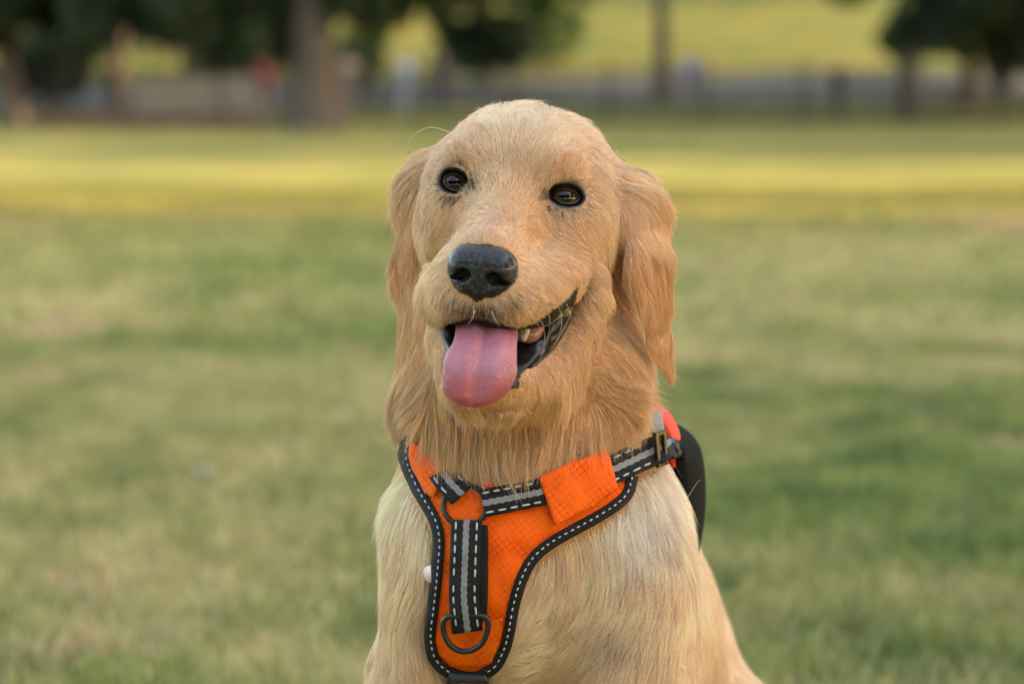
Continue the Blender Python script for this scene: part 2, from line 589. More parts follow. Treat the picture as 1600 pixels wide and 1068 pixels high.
# peach boulder on the slope
def rock(name, px, py, y, rx, rz, label, colr):
    bm = bmesh.new(); bmesh.ops.create_icosphere(bm, subdivisions=4, radius=1)
    r = np.random.default_rng(int(px))
    ks = r.normal(size=(7, 3)) * np.array([[1.2], [1.8], [2.5], [3.6], [5], [7], [9]]); ph = r.uniform(0, 6, 7)
    for v in bm.verts:
        d = sum(math.sin(float(k @ np.array(v.co)) + p) / (1.5 + i) for i, (k, p) in enumerate(zip(ks, ph)))
        v.co *= 1 + 0.16 * d
        v.co.x *= rx; v.co.y *= rx * 0.8; v.co.z *= rz
    me = bpy.data.meshes.new(name); bm.to_mesh(me); bm.free()
    mm = Mat(name + '_stone'); mm.l(mm.ramp(mm.noise(2.2, 5, 0.65), [(0.3, tuple(c * 0.75 for c in colr)), (0.7, colr)]), mm.b.inputs['Base Color'])
    mm.b.inputs['Roughness'].default_value = 0.9; mm.bump(mm.noise(9, 5), 0.6, 0.05)
    o = link_mesh(name, me, mm.m, smooth=False)
    x = at_depth(px, py, y)[0]
    o.location = (x, y, float(ground_z(x, y)) + rz * 0.55)
    tag(o, label, 'boulder')
rock('boulder', 285, 90, 84.0, 0.72, 0.80, 'peach coloured boulder on the sunny slope left of the thick trunk', (0.40, 0.25, 0.175))

# ------------------------------------------------------------------ trees
def leaf_cloud(n, seed, size, lobes, hollow=0.35):
    """leaf-sized faces gathered in lobes; unit crown about the origin"""
    r = np.random.default_rng(seed)
    cen, rad = [], []
    for _ in range(lobes):
        d = r.normal(size=3); d /= np.linalg.norm(d)
        q = d * r.uniform(0.25, 0.85) * np.array([1, 1, 0.85])
        cen.append(q); rad.append(r.uniform(0.22, 0.42))
    cen, rad = np.array(cen), np.array(rad)
    pick = r.choice(lobes, n, p=rad ** 2 / (rad ** 2).sum())
    d = r.normal(size=(n, 3)); d /= np.linalg.norm(d, axis=1, keepdims=True)
    p = cen[pick] + d * (rad[pick] * r.uniform(hollow, 1.0, n) ** 0.5)[:, None]
    s = size * r.uniform(0.6, 1.4, n)
    a = r.normal(size=(n, 3)); a /= np.linalg.norm(a, axis=1, keepdims=True)
    b = np.cross(a, r.normal(size=(n, 3))); b /= np.linalg.norm(b, axis=1, keepdims=True)
    V = np.stack([p - a * s[:, None], p + b * s[:, None] * 0.45, p + a * s[:, None], p - b * s[:, None] * 0.45], 1).reshape(-1, 3)
    F = np.arange(4 * n).reshape(n, 4)
    me = np_mesh('crown', V, F)
    set_color(me, 'tone', np.repeat(np.repeat(r.uniform(0.6, 1.35, n) * (0.85 + 0.3 * (pick % 3) / 2), 4)[:, None], 3, 1))
    return me
def leaf_mat(name, c1):
    m = Mat(name)
    at = m.n('ShaderNodeAttribute', attribute_name='tone')
    mx = m.n('ShaderNodeMix', data_type='RGBA', blend_type='MULTIPLY'); mx.inputs[0].default_value = 1
    mx.inputs[6].default_value = (*c1, 1); m.l(at.outputs['Color'], mx.inputs[7])
    m.l(mx.outputs[2], m.b.inputs['Base Color']); m.b.inputs['Roughness'].default_value = 0.5
    tr = m.n('ShaderNodeBsdfTranslucent'); m.l(mx.outputs[2], tr.inputs['Color'])
    ms = m.n('ShaderNodeMixShader'); ms.inputs[0].default_value = 0.35
    m.l(m.b.outputs[0], ms.inputs[1]); m.l(tr.outputs[0], ms.inputs[2]); m.l(ms.outputs[0], m.out.inputs['Surface'])
    return m.m
LEAF_DARK = leaf_mat('dark_leaves', (0.021, 0.040, 0.010))
LEAF_MID = leaf_mat('green_leaves', (0.055, 0.095, 0.020))
LEAF_YEL = leaf_mat('yellow_leaves', (0.16, 0.17, 0.030))
m = Mat('bark')
m.l(m.ramp(m.noise(5, 5, 0.7), [(0.3, (0.035, 0.026, 0.020)), (0.7, (0.13, 0.095, 0.07))]), m.b.inputs['Base Color'])
m.b.inputs['Roughness'].default_value = 0.95; m.bump(m.noise(14, 5, 0.7), 1.0, 0.06)
BARK = m.m
CROWNS = [leaf_cloud(15000, 11, 0.055, 26), leaf_cloud(15000, 12, 0.055, 30), leaf_cloud(9000, 13, 0.06, 20)]
CROWN_L = {}
def crown_mesh(i, mat):
    k = (i, mat.name)
    if k not in CROWN_L:
        me = CROWNS[i].copy(); me.materials.append(mat); CROWN_L[k] = me
    return CROWN_L[k]
def tree(name, x, y, r_trunk, trunk_h, crown, label, group, mat=None, bend=None, limbs=5, ci=0, seed=0):
    """crown: list of (dx, dy, z, rx, rz)"""
    z0 = float(ground_z(x, y))
    root = empty(name, (x, y, z0))
    tag(root, label, 'tree', group)
    r = random.Random(seed)
    bend = bend or [(0, 0), (r.uniform(-.1, .1), 0), (r.uniform(-.2, .2), r.uniform(-.2, .2))]
    path = [(bx * 1.0, by * 1.0, trunk_h * i / (len(bend) - 1) - (0.15 if i == 0 else 0)) for i, (bx, by) in enumerate(bend)]
    pth = catmull(np.array(path), 8)
    t = np.linspace(0, 1, len(pth))
    rad = r_trunk * (1 - 0.35 * t + 0.45 * np.exp(-t * 12))
    V, F = tube(pth, rad, 14)
    top = pth[-1]
    for k in range(limbs):
        an = 2 * math.pi * k / limbs + r.uniform(-.4, .4)
        cx, cy, cz, crx, crz = crown[k % len(crown)]
        end = np.array([cx + math.cos(an) * crx * 0.6, cy + math.sin(an) * crx * 0.6, cz + r.uniform(-0.1, 0.4) * crz])
        st = pth[int(len(pth) * r.uniform(0.7, 0.98))]
        mid = (st + end) / 2 + np.array([0, 0, 0.4])
        v2, f2 = tube(catmull(np.array([st, mid, end]), 6), np.linspace(r_trunk * 0.45, r_trunk * 0.08, 13), 8)
        o_ = len(V); V += v2; F += [tuple(i + o_ for i in f) for f in f2]
    tk = link_mesh('trunk', py_mesh('trunk', V, F), BARK, root)
    for j, (cx, cy, cz, crx, crz) in enumerate(crown):
        c_ = link_mesh('crown', crown_mesh((ci + j) % 3, mat or LEAF_DARK), None, root, smooth=False)
        c_.location = (cx, cy, cz); c_.scale = (crx, crx, crz); c_.rotation_euler = (0, 0, r.uniform(0, 6.28))
    return root
G_FAR = 'trees at the far side of the lawn'
def xat(px, y): return float(at_depth(px, 150, y)[0])
tree('shade_tree', xat(14, 58), 58, 0.30, 3.4, [(-1.2, 0, 3.2, 2.4, 2.3), (1.9, 1, 3.7, 2.6, 2.3), (0.6, 2, 5.4, 4, 3.4)], 'dark slim-trunked tree at the far left edge', G_FAR, seed=1, bend=[(0.15, 0), (0, 0), (-0.15, 0)])
tree('shade_tree', xat(184, 57), 57, 0.17, 3.2, [(0.2, 0.5, 3.8, 2.4, 2.2), (2.1, 1.5, 3.6, 2.4, 2.1)], 'thin young tree between the far left tree and the thick trunk', G_FAR, seed=2, ci=1)
tree('shade_tree', xat(494, 49), 49, 0.56, 3.6, [(-1.9, 0, 2.6, 1.8, 1.7), (-3.6, 0.5, 3.1, 1.8, 1.7), (1.0, 0.6, 3.2, 1.4, 1.7), (0.5, 1.0, 5.0, 3.6, 3.0), (3.2, 1, 4.9, 2.4, 2.7)], 'thick brown-trunked tree standing at the edge of the lawn', G_FAR, seed=3, limbs=7)
tree('shade_tree', xat(1036, 68), 68, 0.24, 4.4, [(0.3, 0, 8.0, 3.4, 3.4)], 'slender grey-trunked tree behind the fence beside the blue shirt', G_FAR, seed=4, mat=LEAF_MID, ci=2)
tree('shade_tree', xat(1440, 63.5), 63.5, 0.22, 3.2, [(0.7, 0, 2.9, 1.9, 1.8), (-1.6, 2, 5.2, 2.6, 2.6)], 'dark tree with a bowed trunk on the right behind the fence', G_FAR, seed=5, bend=[(-0.25, 0), (-0.32, 0), (-0.05, 0), (0.5, 0)], ci=1)
tree('shade_tree', xat(1512, 65.5), 65.5, 0.26, 3.0, [(1.0, 0, 2.7, 2.1, 1.9), (2.0, 1, 4.2, 3, 2.6)], 'dark straight-trunked tree at the far right, beside the bowed one', G_FAR, seed=6)
tree('shade_tree', xat(492, 72), 72, 0.22, 4.4, [(3.6, 0, 3.6, 2.2, 2.0), (5.6, 1, 4.0, 2.4, 2.4), (7.6, 1, 4.3, 2.2, 2.2), (1.5, 0, 5, 3, 2.6)], 'leafy tree hanging in from the top above the dog', G_FAR, seed=7, mat=LEAF_MID, ci=2)
tree('shade_tree', xat(600, 92), 92, 0.25, 3.0, [(0, 0, 4.6, 3.0, 2.6)], 'yellow green tree on the slope right of the thick trunk', G_FAR, seed=8, mat=LEAF_YEL, ci=1)
tree('shade_tree', xat(1290, 112), 112, 0.3, 4.0, [(0, 0, 5.4, 4.4, 3.6)], 'sunlit green tree high on the slope to the right', G_FAR, seed=9, mat=LEAF_MID)
for i, (px, y) in enumerate(((-150, 84), (120, 118), (380, 104), (860, 130), (1100, 128), (1640, 96))):
    tree('shade_tree', xat(px, y), y, 0.3, 3.6, [(0, 0, 6.6, 4.4, 4.0)], ['green tree high on the slope beyond the left edge', 'green tree far up the slope above the thin young tree', 'dense tree on the slope left of the thick trunk',
         'distant tree at the top of the slope above the dog', 'distant tree at the top of the slope above the slender trunk', 'green tree on the slope beyond the right edge'][i], G_FAR, seed=20 + i, mat=(LEAF_DARK, LEAF_MID)[i % 2], ci=i % 3)
def shrub(px, y, rx, rz, label, mat, seed):
    x = xat(px, y); root = empty('shrub', (x, y, float(ground_z(x, y))))
    tag(root, label, 'shrub', 'shrubs behind the fence')
    V, F = [], []
    r = random.Random(seed)
    for k in range(5):
        a = 2 * math.pi * k / 5 + r.uniform(-.4, .4)
        v2, f2 = tube(catmull(np.array([(0.05 * math.cos(a), 0.05 * math.sin(a), -0.1), (0.2 * rx * math.cos(a), 0.2 * rx * math.sin(a), rz * 0.6), (0.55 * rx * math.cos(a), 0.55 * rx * math.sin(a), rz * 1.3)]), 5), np.linspace(0.06, 0.015, 11), 7)
        o_ = len(V); V += v2; F += [tuple(i + o_ for i in f) for f in f2]
    link_mesh('stem', py_mesh('stem', V, F), BARK, root)
    c_ = link_mesh('foliage', crown_mesh(seed % 3, mat), None, root, smooth=False)
    c_.location = (0, 0, rz * 0.98); c_.scale = (rx, rx, rz); c_.rotation_euler = (0, 0, seed)
for i, (px, y, rx, rz, lb, mt) in enumerate((
    (75, 66, 1.5, 1.15, 'dark shrub behind the fence beside the far left tree', LEAF_DARK), (345, 67, 1.25, 1.3, 'dark shrub behind the low stone wall', LEAF_DARK),
    (130, 78, 1.6, 1.3, 'green shrub on the slope above the black-clad person', LEAF_MID), (425, 76, 1.4, 1.5, 'dark shrub up the slope above the crimson top', LEAF_DARK),
    (565, 70, 0.9, 1.1, 'small green shrub beside the beige person', LEAF_MID), (760, 73, 1.7, 1.25, 'broad dark shrub behind the fence above the dog', LEAF_DARK),
    (850, 79, 1.6, 1.2, 'green shrub up the slope above the dog', LEAF_MID), (1570, 70, 1.7, 1.5, 'dark shrub behind the fence at the far right', LEAF_DARK),
    (1420, 74, 1.0, 1.2, 'green shrub on the slope left of the bowed trunk', LEAF_MID), (240, 86, 1.6, 1.2, 'yellow green shrub beside the peach boulder', LEAF_YEL))):
    shrub(px, y, rx, rz, lb, mt, 100 + i)
# trees that stand to the right of the lens and shade the near lawn and the dog
G_NEAR = 'trees shading the lawn, out of frame to the right'
for i, (x, y, s) in enumerate(((12.5, -10.5, 1.0), (13.0, -5.0, 1.05), (12.2, 0.6, 1.0), (13.2, 5.8, 1.0), (18.5, -6.0, 1.15), (18.5, 1.6, 1.15))):
    tree('shade_tree', x, y, 0.35, 3.4, [(0, 0, 4.4 * s, 4.2 * s, 3.9 * s), (0.6, 0.8, 8.4 * s, 3.8 * s, 3.6 * s)],
         'broad leafy tree out of frame to the right, number %s in the shading row' % ('one', 'two', 'three', 'four', 'five', 'six')[i], G_NEAR, seed=40 + i, ci=i % 3)
for i, (x, y, s) in enumerate(((17.5, 26.0, 1.25), (19.0, 34.5, 0.95), (18.5, 42.0, 1.4), (20.5, 50.5, 1.15), (20.5, 57.5, 1.4), (22.0, 64.0, 1.2))):
    tree('shade_tree', x, y, 0.35, 4.0, [(0, 0, 5.6 * s, 3.9 * s, 4.2 * s), (0.3, 0.5, 10.2 * s, 3.4 * s, 3.4 * s)],
         'tall tree out of frame far right, number %s along the lawn edge' % ('one', 'two', 'three', 'four', 'five', 'six')[i], G_NEAR, seed=60 + i, ci=(i + 1) % 3)

for i, (x, y, s) in enumerate(((-15.0, -9.0, 1.15), (-9.0, -13.0, 1.2), (-2.5, -14.5, 1.2), (4.5, -14.0, 1.2))):
    tree('shade_tree', x, y, 0.35, 3.4, [(0, 0, 3.4 * s, 4.0 * s, 3.2 * s), (0.4, -0.6, 4.6 * s, 3.4 * s, 2.4 * s)],
         'leafy tree behind the photographer, number %s from the left' % ('one', 'two', 'three', 'four')[i], 'trees behind the photographer', seed=80 + i, ci=i % 3)

# a pale pebble on the near lawn
gp = ground_at(316, 757)
bm = bmesh.new(); bmesh.ops.create_icosphere(bm, subdivisions=3, radius=0.014)
for v in bm.verts:
    v.co *= 1 + 0.12 * math.sin(v.co.x * 170 + 1) * math.sin(v.co.y * 150) + 0.06 * math.sin(v.co.z * 300 + v.co.x * 200)
    v.co.z *= 0.65; v.co.x *= 1.2
me = bpy.data.meshes.new('pebble'); bm.to_mesh(me); bm.free()
mm = Mat('pebble_stone'); mm.l(mm.ramp(mm.noise(120, 4), [(0.3, (0.30, 0.27, 0.22)), (0.7, (0.46, 0.41, 0.34))]), mm.b.inputs['Base Color']); mm.b.inputs['Roughness'].default_value = 0.85
pb_ = link_mesh('pebble', me, mm.m); pb_.location = (gp[0], gp[1], 0.018)
tag(pb_, 'small pale pebble lying on the near lawn left of the dog', 'pebble')

# ------------------------------------------------------------------ people beyond the fence
def person(px, y, shirt, pants, hair, label, skin=(0.42, 0.24, 0.16), h=1.70, face=-1, walk=0.12, lean=0.0):
    x = xat(px, y)
    root_z = float(ground_z(x, y))
    k = h / 1.70 * 1000
    A = lambda a, b, c: np.array([a, b, c], float) * k
    pr = []
    def cn(a, b, ra, rb, kk, reg): pr.append(Prim('c', (a, b, ra * k, rb * k), kk * k, reg))
    def el(c, r, kk, reg): pr.append(Prim('e', (c, np.array(r) * k, None), kk * k, reg))
    L = lean
    el(A(L * .5, 0, 1.22), (.165, .105, .24), .05, 'shirt'); el(A(L * .7, 0, 1.36), (.185, .095, .10), .06, 'shirt'); el(A(0, 0, .97), (.155, .115, .13), .06, 'pants')
    for s in (-1, 1):
        f = s * walk
        cn(A(s * .085, 0, .93), A(s * .09, f * .5, .50), .085, .058, .04, 'pants'); cn(A(s * .09, f * .5, .50), A(s * .09, f, .10), .056, .04, .03, 'pants')
        el(A(s * .095, f - .05, .045), (.042, .115, .045), .02, 'shoe')
        cn(A(L * .7 + s * .19, 0, 1.39), A(L * .5 + s * .235, -f * .4, 1.12), .052, .042, .03, 'shirt'); cn(A(L * .5 + s * .235, -f * .4, 1.12), A(L * .4 + s * .23, -f * .9 - .06, .90), .038, .028, .02, 'skin')
        el(A(L * .4 + s * .228, -f * .95 - .07, .83), (.024, .04, .055), .015, 'skin')
    cn(A(L * .8, 0, 1.43), A(L, -.01, 1.53), .055, .052, .03, 'skin')
    el(A(L, -.015, 1.60), (.074, .092, .11), .02, 'skin'); el(A(L, -.105, 1.585), (.014, .022, .02), .012, 'skin'); el(A(L, .018, 1.635), (.084, .095, .088), .008, 'hair')
    g = np.arange(-420, 421, 26) * h / 1.7, np.arange(-300, 301, 26) * h / 1.7, np.arange(-40, 1800, 26) * h / 1.7
    V, F = surface_nets(pr, *g)
    V = relax(V, F, 1)
    colr = {'shirt': shirt, 'pants': pants, 'hair': hair, 'skin': skin, 'shoe': (0.03, 0.03, 0.03)}
    best = np.full(len(V), 1e9); Cc = np.zeros((len(V), 3))
    for q in pr:
        d = np.abs(q.d(V)); mm = d < best; best[mm] = d[mm]; Cc[mm] = colr[q.reg]
    me = np_mesh('person', V / 1000, F); set_color(me, 'tint', Cc)
    o = link_mesh('person', me, CLOTH)
    o.location = (x, y, root_z); o.rotation_euler = (0, 0, 0 if face < 0 else math.pi)
    tag(o, label, 'person', 'people beyond the fence')
m = Mat('clothing'); at = m.n('ShaderNodeAttribute', attribute_name='tint'); m.l(at.outputs['Color'], m.b.inputs['Base Color']); m.b.inputs['Roughness'].default_value = 0.85
m.bump(m.noise(25, 3), 0.3, 0.01); CLOTH = m.m
person(412, 62.8, (0.48, 0.045, 0.11), (0.10, 0.09, 0.10), (0.02, 0.015, 0.01), 'person in a crimson pink top standing left of the thick trunk', h=1.55)
person(176, 62.6, (0.012, 0.012, 0.016), (0.012, 0.012, 0.018), (0.02, 0.015, 0.01), 'person dressed all in black near the thin young tree', h=1.62)
person(634, 63.0, (0.42, 0.50, 0.66), (0.30, 0.34, 0.42), (0.25, 0.2, 0.16), 'person in a pale blue shirt right of the thick trunk', h=1.70, lean=0.04)
person(690, 63.4, (0.016, 0.022, 0.05), (0.014, 0.018, 0.035), (0.02, 0.015, 0.01), 'person in dark navy clothes beside the pale blue shirt', h=1.68)
person(1078, 64.0, (0.10, 0.15, 0.42), (0.12, 0.12, 0.14), (0.05, 0.035, 0.02), 'person in a blue shirt right of the slender trunk', h=1.60, face=1)
person(1310, 62.4, (0.02, 0.015, 0.012), (0.045, 0.022, 0.012), (0.02, 0.015, 0.01), 'person in dark brown clothes by the fence on the right', h=1.55)
person(545, 64.5, (0.42, 0.33, 0.27), (0.30, 0.24, 0.20), (0.06, 0.04, 0.03), 'person in beige clothes just right of the thick trunk', h=1.62, face=1)
# ================================================================== the dog
def rotm(ax, a):
    return np.array(Matrix.Rotation(a, 3, ax))
HM = rotm('Z', math.radians(-7)) @ rotm('Y', math.radians(-8.5)) @ rotm('X', math.radians(10))   # columns: right, up, forward of the head
EYE0 = C(797, 296, 0)
def Hd(r, u, f):
    return EYE0 + HM @ np.array([r, u, f], float)
HA = HM.T                                # world->local for ellipsoids

PR = []
def ell(c, r, k, reg, A=None, sub=False):
    PR.append(Prim('e', (np.asarray(c, float), np.asarray(r, float), A), k, reg, sub))
def hell(r, u, f, rad, k, reg='head', sub=False, extra=None):
    A = HA if extra is None else extra @ HA
    ell(Hd(r, u, f), rad, k, reg, A, sub)
def cone(a, b, ra, rb, k, reg):
    PR.append(Prim('c', (np.asarray(a, float), np.asarray(b, float), ra, rb), k, reg))
def chain(pts, k, reg):
    for (a, ra), (b, rb) in zip(pts[:-1], pts[1:]):
        cone(a, b, ra, rb, k, reg)
def flatchain(pts, n, s, k, reg):
    n = unit(n)
    for (a, ra), (b, rb) in zip(pts[:-1], pts[1:]):
        PR.append(Prim('f', (np.asarray(a, float), np.asarray(b, float), ra, rb, n, s), k, reg))

W = lambda x, y, z: w2c(x, y, z)
# --- torso, neck, limbs (the harness lies on these)
cone(C(868, 830, -115), W(0.085, 1.66, 0.17), 73, 80, 20, 'body')
cone(C(900, 745, -118), W(0.09, 1.70, 0.20), 48, 64, 30, 'body')
ell(C(812, 860, -70), (73, 84, 62), 30, 'chest')
ell(C(752, 830, -45), (40, 58, 42), 24, 'chest')
cone(C(815, 420, -75), C(803, 600, -62), 54, 59, 30, 'neck')
cone(C(803, 600, -62), C(830, 740, -82), 59, 70, 30, 'neck')
ell(C(938, 586, -42), (19, 27, 26), 26, 'neck')
ell(C(958, 528, -58), (12, 25, 20), 20, 'neck')
ell(C(974, 405, -62), (13, 36, 20), 10, 'neck')
ell(C(678, 612, -42), (13, 26, 26), 26, 'neck')
ell(C(985, 930, -66), (41, 78, 50), 26, 'body')
ell(C(654, 955, -72), (21, 70, 44), 26, 'body')
# front legs
chain([(C(985, 1040, -66), 38), (W(0.078, 1.40, 0.21), 31), (W(0.078, 1.355, 0.11), 23), (W(0.078, 1.36, 0.045), 20)], 22, 'leg')
chain([(C(652, 1060, -76), 29), (W(-0.056, 1.43, 0.21), 28), (W(-0.060, 1.40, 0.11), 22), (W(-0.060, 1.40, 0.045), 20)], 22, 'leg')
for fx, fy in ((0.078, 1.36), (-0.060, 1.40)):
    ell(W(fx, fy - 0.018, 0.022), (27, 22, 36), 14, 'leg')
    for j in (-1.5, -0.5, 0.5, 1.5):
        ell(W(fx + j * 0.0125, fy - 0.046 + abs(j) * 0.005, 0.015), (8.5, 14, 15), 5, 'leg')
# hind legs, tucked under as the dog sits
for hx, hy, sgn in ((0.170, 1.62, 1), (-0.005, 1.70, -1)):
    ell(W(hx - sgn * 0.02, hy, 0.13), (46, 78, 84), 24, 'leg')
    chain([(W(hx, hy - 0.05, 0.10), 38), (W(hx + sgn * 0.01, hy - 0.10, 0.055), 26), (W(hx + sgn * 0.01, hy - 0.14, 0.026), 20)], 16, 'leg')
    ell(W(hx + sgn * 0.01, hy - 0.165, 0.02), (26, 19, 36), 12, 'leg')
# tail, resting on the ground behind
chain([(W(0.10, 1.76, 0.10), 30), (W(0.18, 1.86, 0.05), 22), (W(0.33, 1.93, 0.035), 20), (W(0.44, 1.92, 0.028), 12)], 18, 'body')
TORSO = [p for p in PR if p.reg in ('body', 'chest', 'neck')]

# --- head
hell(1.5, 3.0, -46, (53.5, 42.5, 58), 10, 'head')                # cranium
hell(0, -6, -14, (44, 40, 24), 18, 'head')               # forehead and face
for s in (-1, 1):
    hell(s * 23, 14, -3, (16, 9, 11), 10, 'head')         # brow
    hell(s * 36 + 1.5, -26, -20, (21.5 if s < 0 else 24, 32, 36), 18, 'head')      # cheek
    hell(s * 33, -19, -4, (13, 11, 13), 12, 'head')        # under the eye
cone(Hd(0, -8, -8), Hd(0, -30, 66), 19, 15, 14, 'muzzle')     # bridge
cone(Hd(0, -36, 4), Hd(0, -43, 62), 28, 20, 12, 'muzzle')
for s in (-1, 1):
    hell(s * 13, -49, 62, (16.5, 17, 19), 9, 'muzzle')        # upper lip pads
    hell(s * 17.5, -48, 40, (14, 19, 28), 12, 'muzzle')         # flews
hell(0, -50, 74, (13, 13, 12), 8, 'muzzle')
# upper lips running back to the mouth corners
chain([(C(795, 476, 62), 12.5), (C(838, 463, 42), 13), (C(872, 438, 22), 12), (C(892, 415, 8), 11)], 14, 'muzzle')
chain([(C(708, 474, 58), 11), (C(692, 464, 36), 10.5), (C(684, 438, 14), 7)], 12, 'muzzle')
# smile fold at the viewer's right and its mate
chain([(C(912, 404, 6), 5), (C(926, 428, 5), 6.5), (C(927, 460, 4), 8), (C(912, 500, 5), 9.5), (C(884, 545, 14), 10.5), (C(848, 584, 32), 10.5)], 5, 'jaw')
chain([(C(676, 424, 4), 4), (C(684, 470, -8), 5.5), (C(695, 525, 0), 8), (C(712, 575, 24), 9.5)], 6, 'jaw')
# lower jaw and throat
chain([(C(848, 584, 32), 10.5), (C(800, 597, 50), 10.5), (C(765, 600, 56), 11), (C(725, 596, 48), 11)], 8, 'jaw')
ell(C(800, 552, -24), (46, 36, 46), 14, 'jaw', HA)
ell(C(775, 590, 20), (28, 14, 32), 12, 'jaw', HA)
# mouth opening between the jaws
ell(C(752, 548, 44), (22, 12, 26), 5, 'mouth', HA, True)
ell(C(902, 448, 15), (3.5, 9, 5), 6, 'head', rotm('Z', math.radians(25)), True)      # dimple at the mouth corner
# ears
flatchain([(C(676, 290, -54), 13), (C(655, 335, -48), 17), (C(650, 410, -40), 19), (C(662, 500, -30), 20), (C(664, 555, -26), 17)], (-0.80, 0.08, 0.60), 4.2, 5, 'ear_l')
ell(C(678, 278, -60), (20, 11, 18), 16, 'ear_l', rotm('Z', math.radians(-45)))
flatchain([(C(970, 312, -40), 14.5), (C(1002, 350, -28), 15.5), (C(1015, 410, -20), 14.5), (C(1023, 470, -20), 11.5), (C(1030, 530, -26), 7.5), (C(1045, 574, -32), 5)], (0.62, 0.05, 0.78), 4.0, 5, 'ear_r')
ell(C(976, 304, -48), (22, 11, 18), 16, 'ear_r', rotm('Z', math.radians(35)))
# eye sockets
EYES = [C(711, 285, -2.5), C(884, 307, 8)]
EYE_R = 11.5
EYE_LOOK = [unit((-0.06, 0.06, 1.0)), unit((0.05, 0.06, 1.0))]
EYE_C = [e - n * (EYE_R - 2.0) for e, n in zip(EYES, EYE_LOOK)]
LID = [(36 * 0.37 / 2, 28.5 * 0.37 / 2, -14), (43 * 0.37 / 2, 25 * 0.37 / 2, -8)]   # half width, half height (mm), slant (deg)
for e, n, (a, b, sl) in zip(EYES, EYE_LOOK, LID):
    ell(e + n * 4, (a * 1.25, b * 1.28, 16), 2.0, 'eye', rotm('Z', math.radians(-sl)), True)

# ------------------------------------------------------------------ nose leather
NW = Hd(0, -36, 79)[2]; NC = C(753.5, 424, NW)
def Nl(r, u, f): return NC + HM @ np.array([r, u, f], float)
NP = []
def nell(r, u, f, rad, k, sub=False, rz=0.0):
    NP.append(Prim('e', (Nl(r, u, f), np.asarray(rad, float), rotm('Z', math.radians(-rz)) @ HA), k, 'nose', sub))
nell(0, 4.5, 0, (17.5, 10.5, 13), 1)
for s in (-1, 1):
    nell(s * 11, 1.5, 0.5, (8.2, 11.0, 11.5), 5)
    nell(s * 6.5, -8.0, 2.5, (6.5, 5.5, 8.5), 5)
NP.append(Prim('c', (Nl(0, -2, 4), Nl(0, -13.5, 3.5), 8.5, 4.2), 5, 'nose'))
for s in (-1, 1):
    nell(s * 8.8, -1.8, 13.0, (4.4, 3.7, 8.0), 2.0, True, s * -14)
    nell(s * 13.0, -3.6, 9.5, (5.2, 1.5, 7.5), 1.6, True, s * -14)
NP.append(Prim('c', (Nl(0, -3, 15.2), Nl(0, -17, 9.6), 1.0, 1.2), 1.6, 'nose', True))
for s in (-1, 1):
    PR.append(Prim('c', (Nl(s * 9.0, -2.5, -2), Nl(s * 9.2, -2.0, 14), 4.0, 5.0), 1.5, 'mouth', True))

xs = graded(-150, 260, -75, 105, 1.35, 5.0)
ys = graded(-480, 150, -38, 148, 1.35, 5.0)
zs = graded(-560, 110, -70, 96, 1.35, 5.0)
BV, BF = surface_nets(PR, xs, ys, zs)
# relax once: removes grid stepping
BV = relax(BV, BF, 2)
REG = ['body', 'chest', 'neck', 'leg', 'head', 'muzzle', 'jaw', 'mouth', 'ear_l', 'ear_r', 'eye']
_best = np.full(len(BV), 1e9); BREG = np.zeros(len(BV), np.int32)
for pr in PR:
    dd = np.abs(pr.d(BV)) if pr.sub else np.maximum(pr.d(BV), -3)
    if pr.sub: dd = np.where(np.abs(dd) < 1.2, -50, 1e9)
    m = dd < _best
    _best[m] = dd[m]; BREG[m] = REG.index(pr.reg)
print('dog skin', len(BV), 'verts')

dog_root = empty('dog', (0.08, 1.45, 0.0))
tag(dog_root, 'golden retriever puppy sitting on the grass, tongue out, wearing an orange harness', 'dog')
DOG_INV = np.array([0.08, 1.45, 0.0])
def dw(P):                       # C space -> dog local metres
    return c2w(P) - DOG_INV
# outline of the harness as it lies on the chest (photo pixels; depth comes from the chest it touches)
H_LEFT_OUT = [(640, 672), (627, 690), (625, 716), (640, 760), (666, 806), (675, 840), (674, 880), (668, 953), (665, 993), (672, 1025), (690, 1048), (706, 1056)]
H_RIGHT_OUT = [(988, 745), (984, 765), (972, 790), (941, 813), (905, 833), (865, 857), (837, 881), (821, 913), (809, 953), (801, 990), (793, 1018), (778, 1045), (760, 1058)]
H_NECK = [(650, 672), (672, 696), (700, 714), (745, 727), (792, 730), (840, 722), (881, 711), (945, 698), (986, 686)]
H_STRAP = [(986, 690), (1021, 672), (1046, 650), (1062, 700), (1017, 730), (988, 750)]
H_POLY = H_LEFT_OUT + H_RIGHT_OUT[::-1] + H_NECK[::-1]

def carrier_hit(px, py, lift=0.0, depth0=60.0, prims=None):
    """as _hit, but chosen so that the raised point itself lies on the given lens ray"""
    px = np.asarray(px, float); py = np.asarray(py, float)
    qx, qy = px.copy(), py.copy()
    for _ in range(3):
        P, N = _hit(qx, qy, lift, depth0, prims)
        ux, uy = c2p(P)
        qx = qx + np.clip(px - ux, -12, 12) * 0.8; qy = qy + np.clip(py - uy, -12, 12) * 0.8
    return P, N

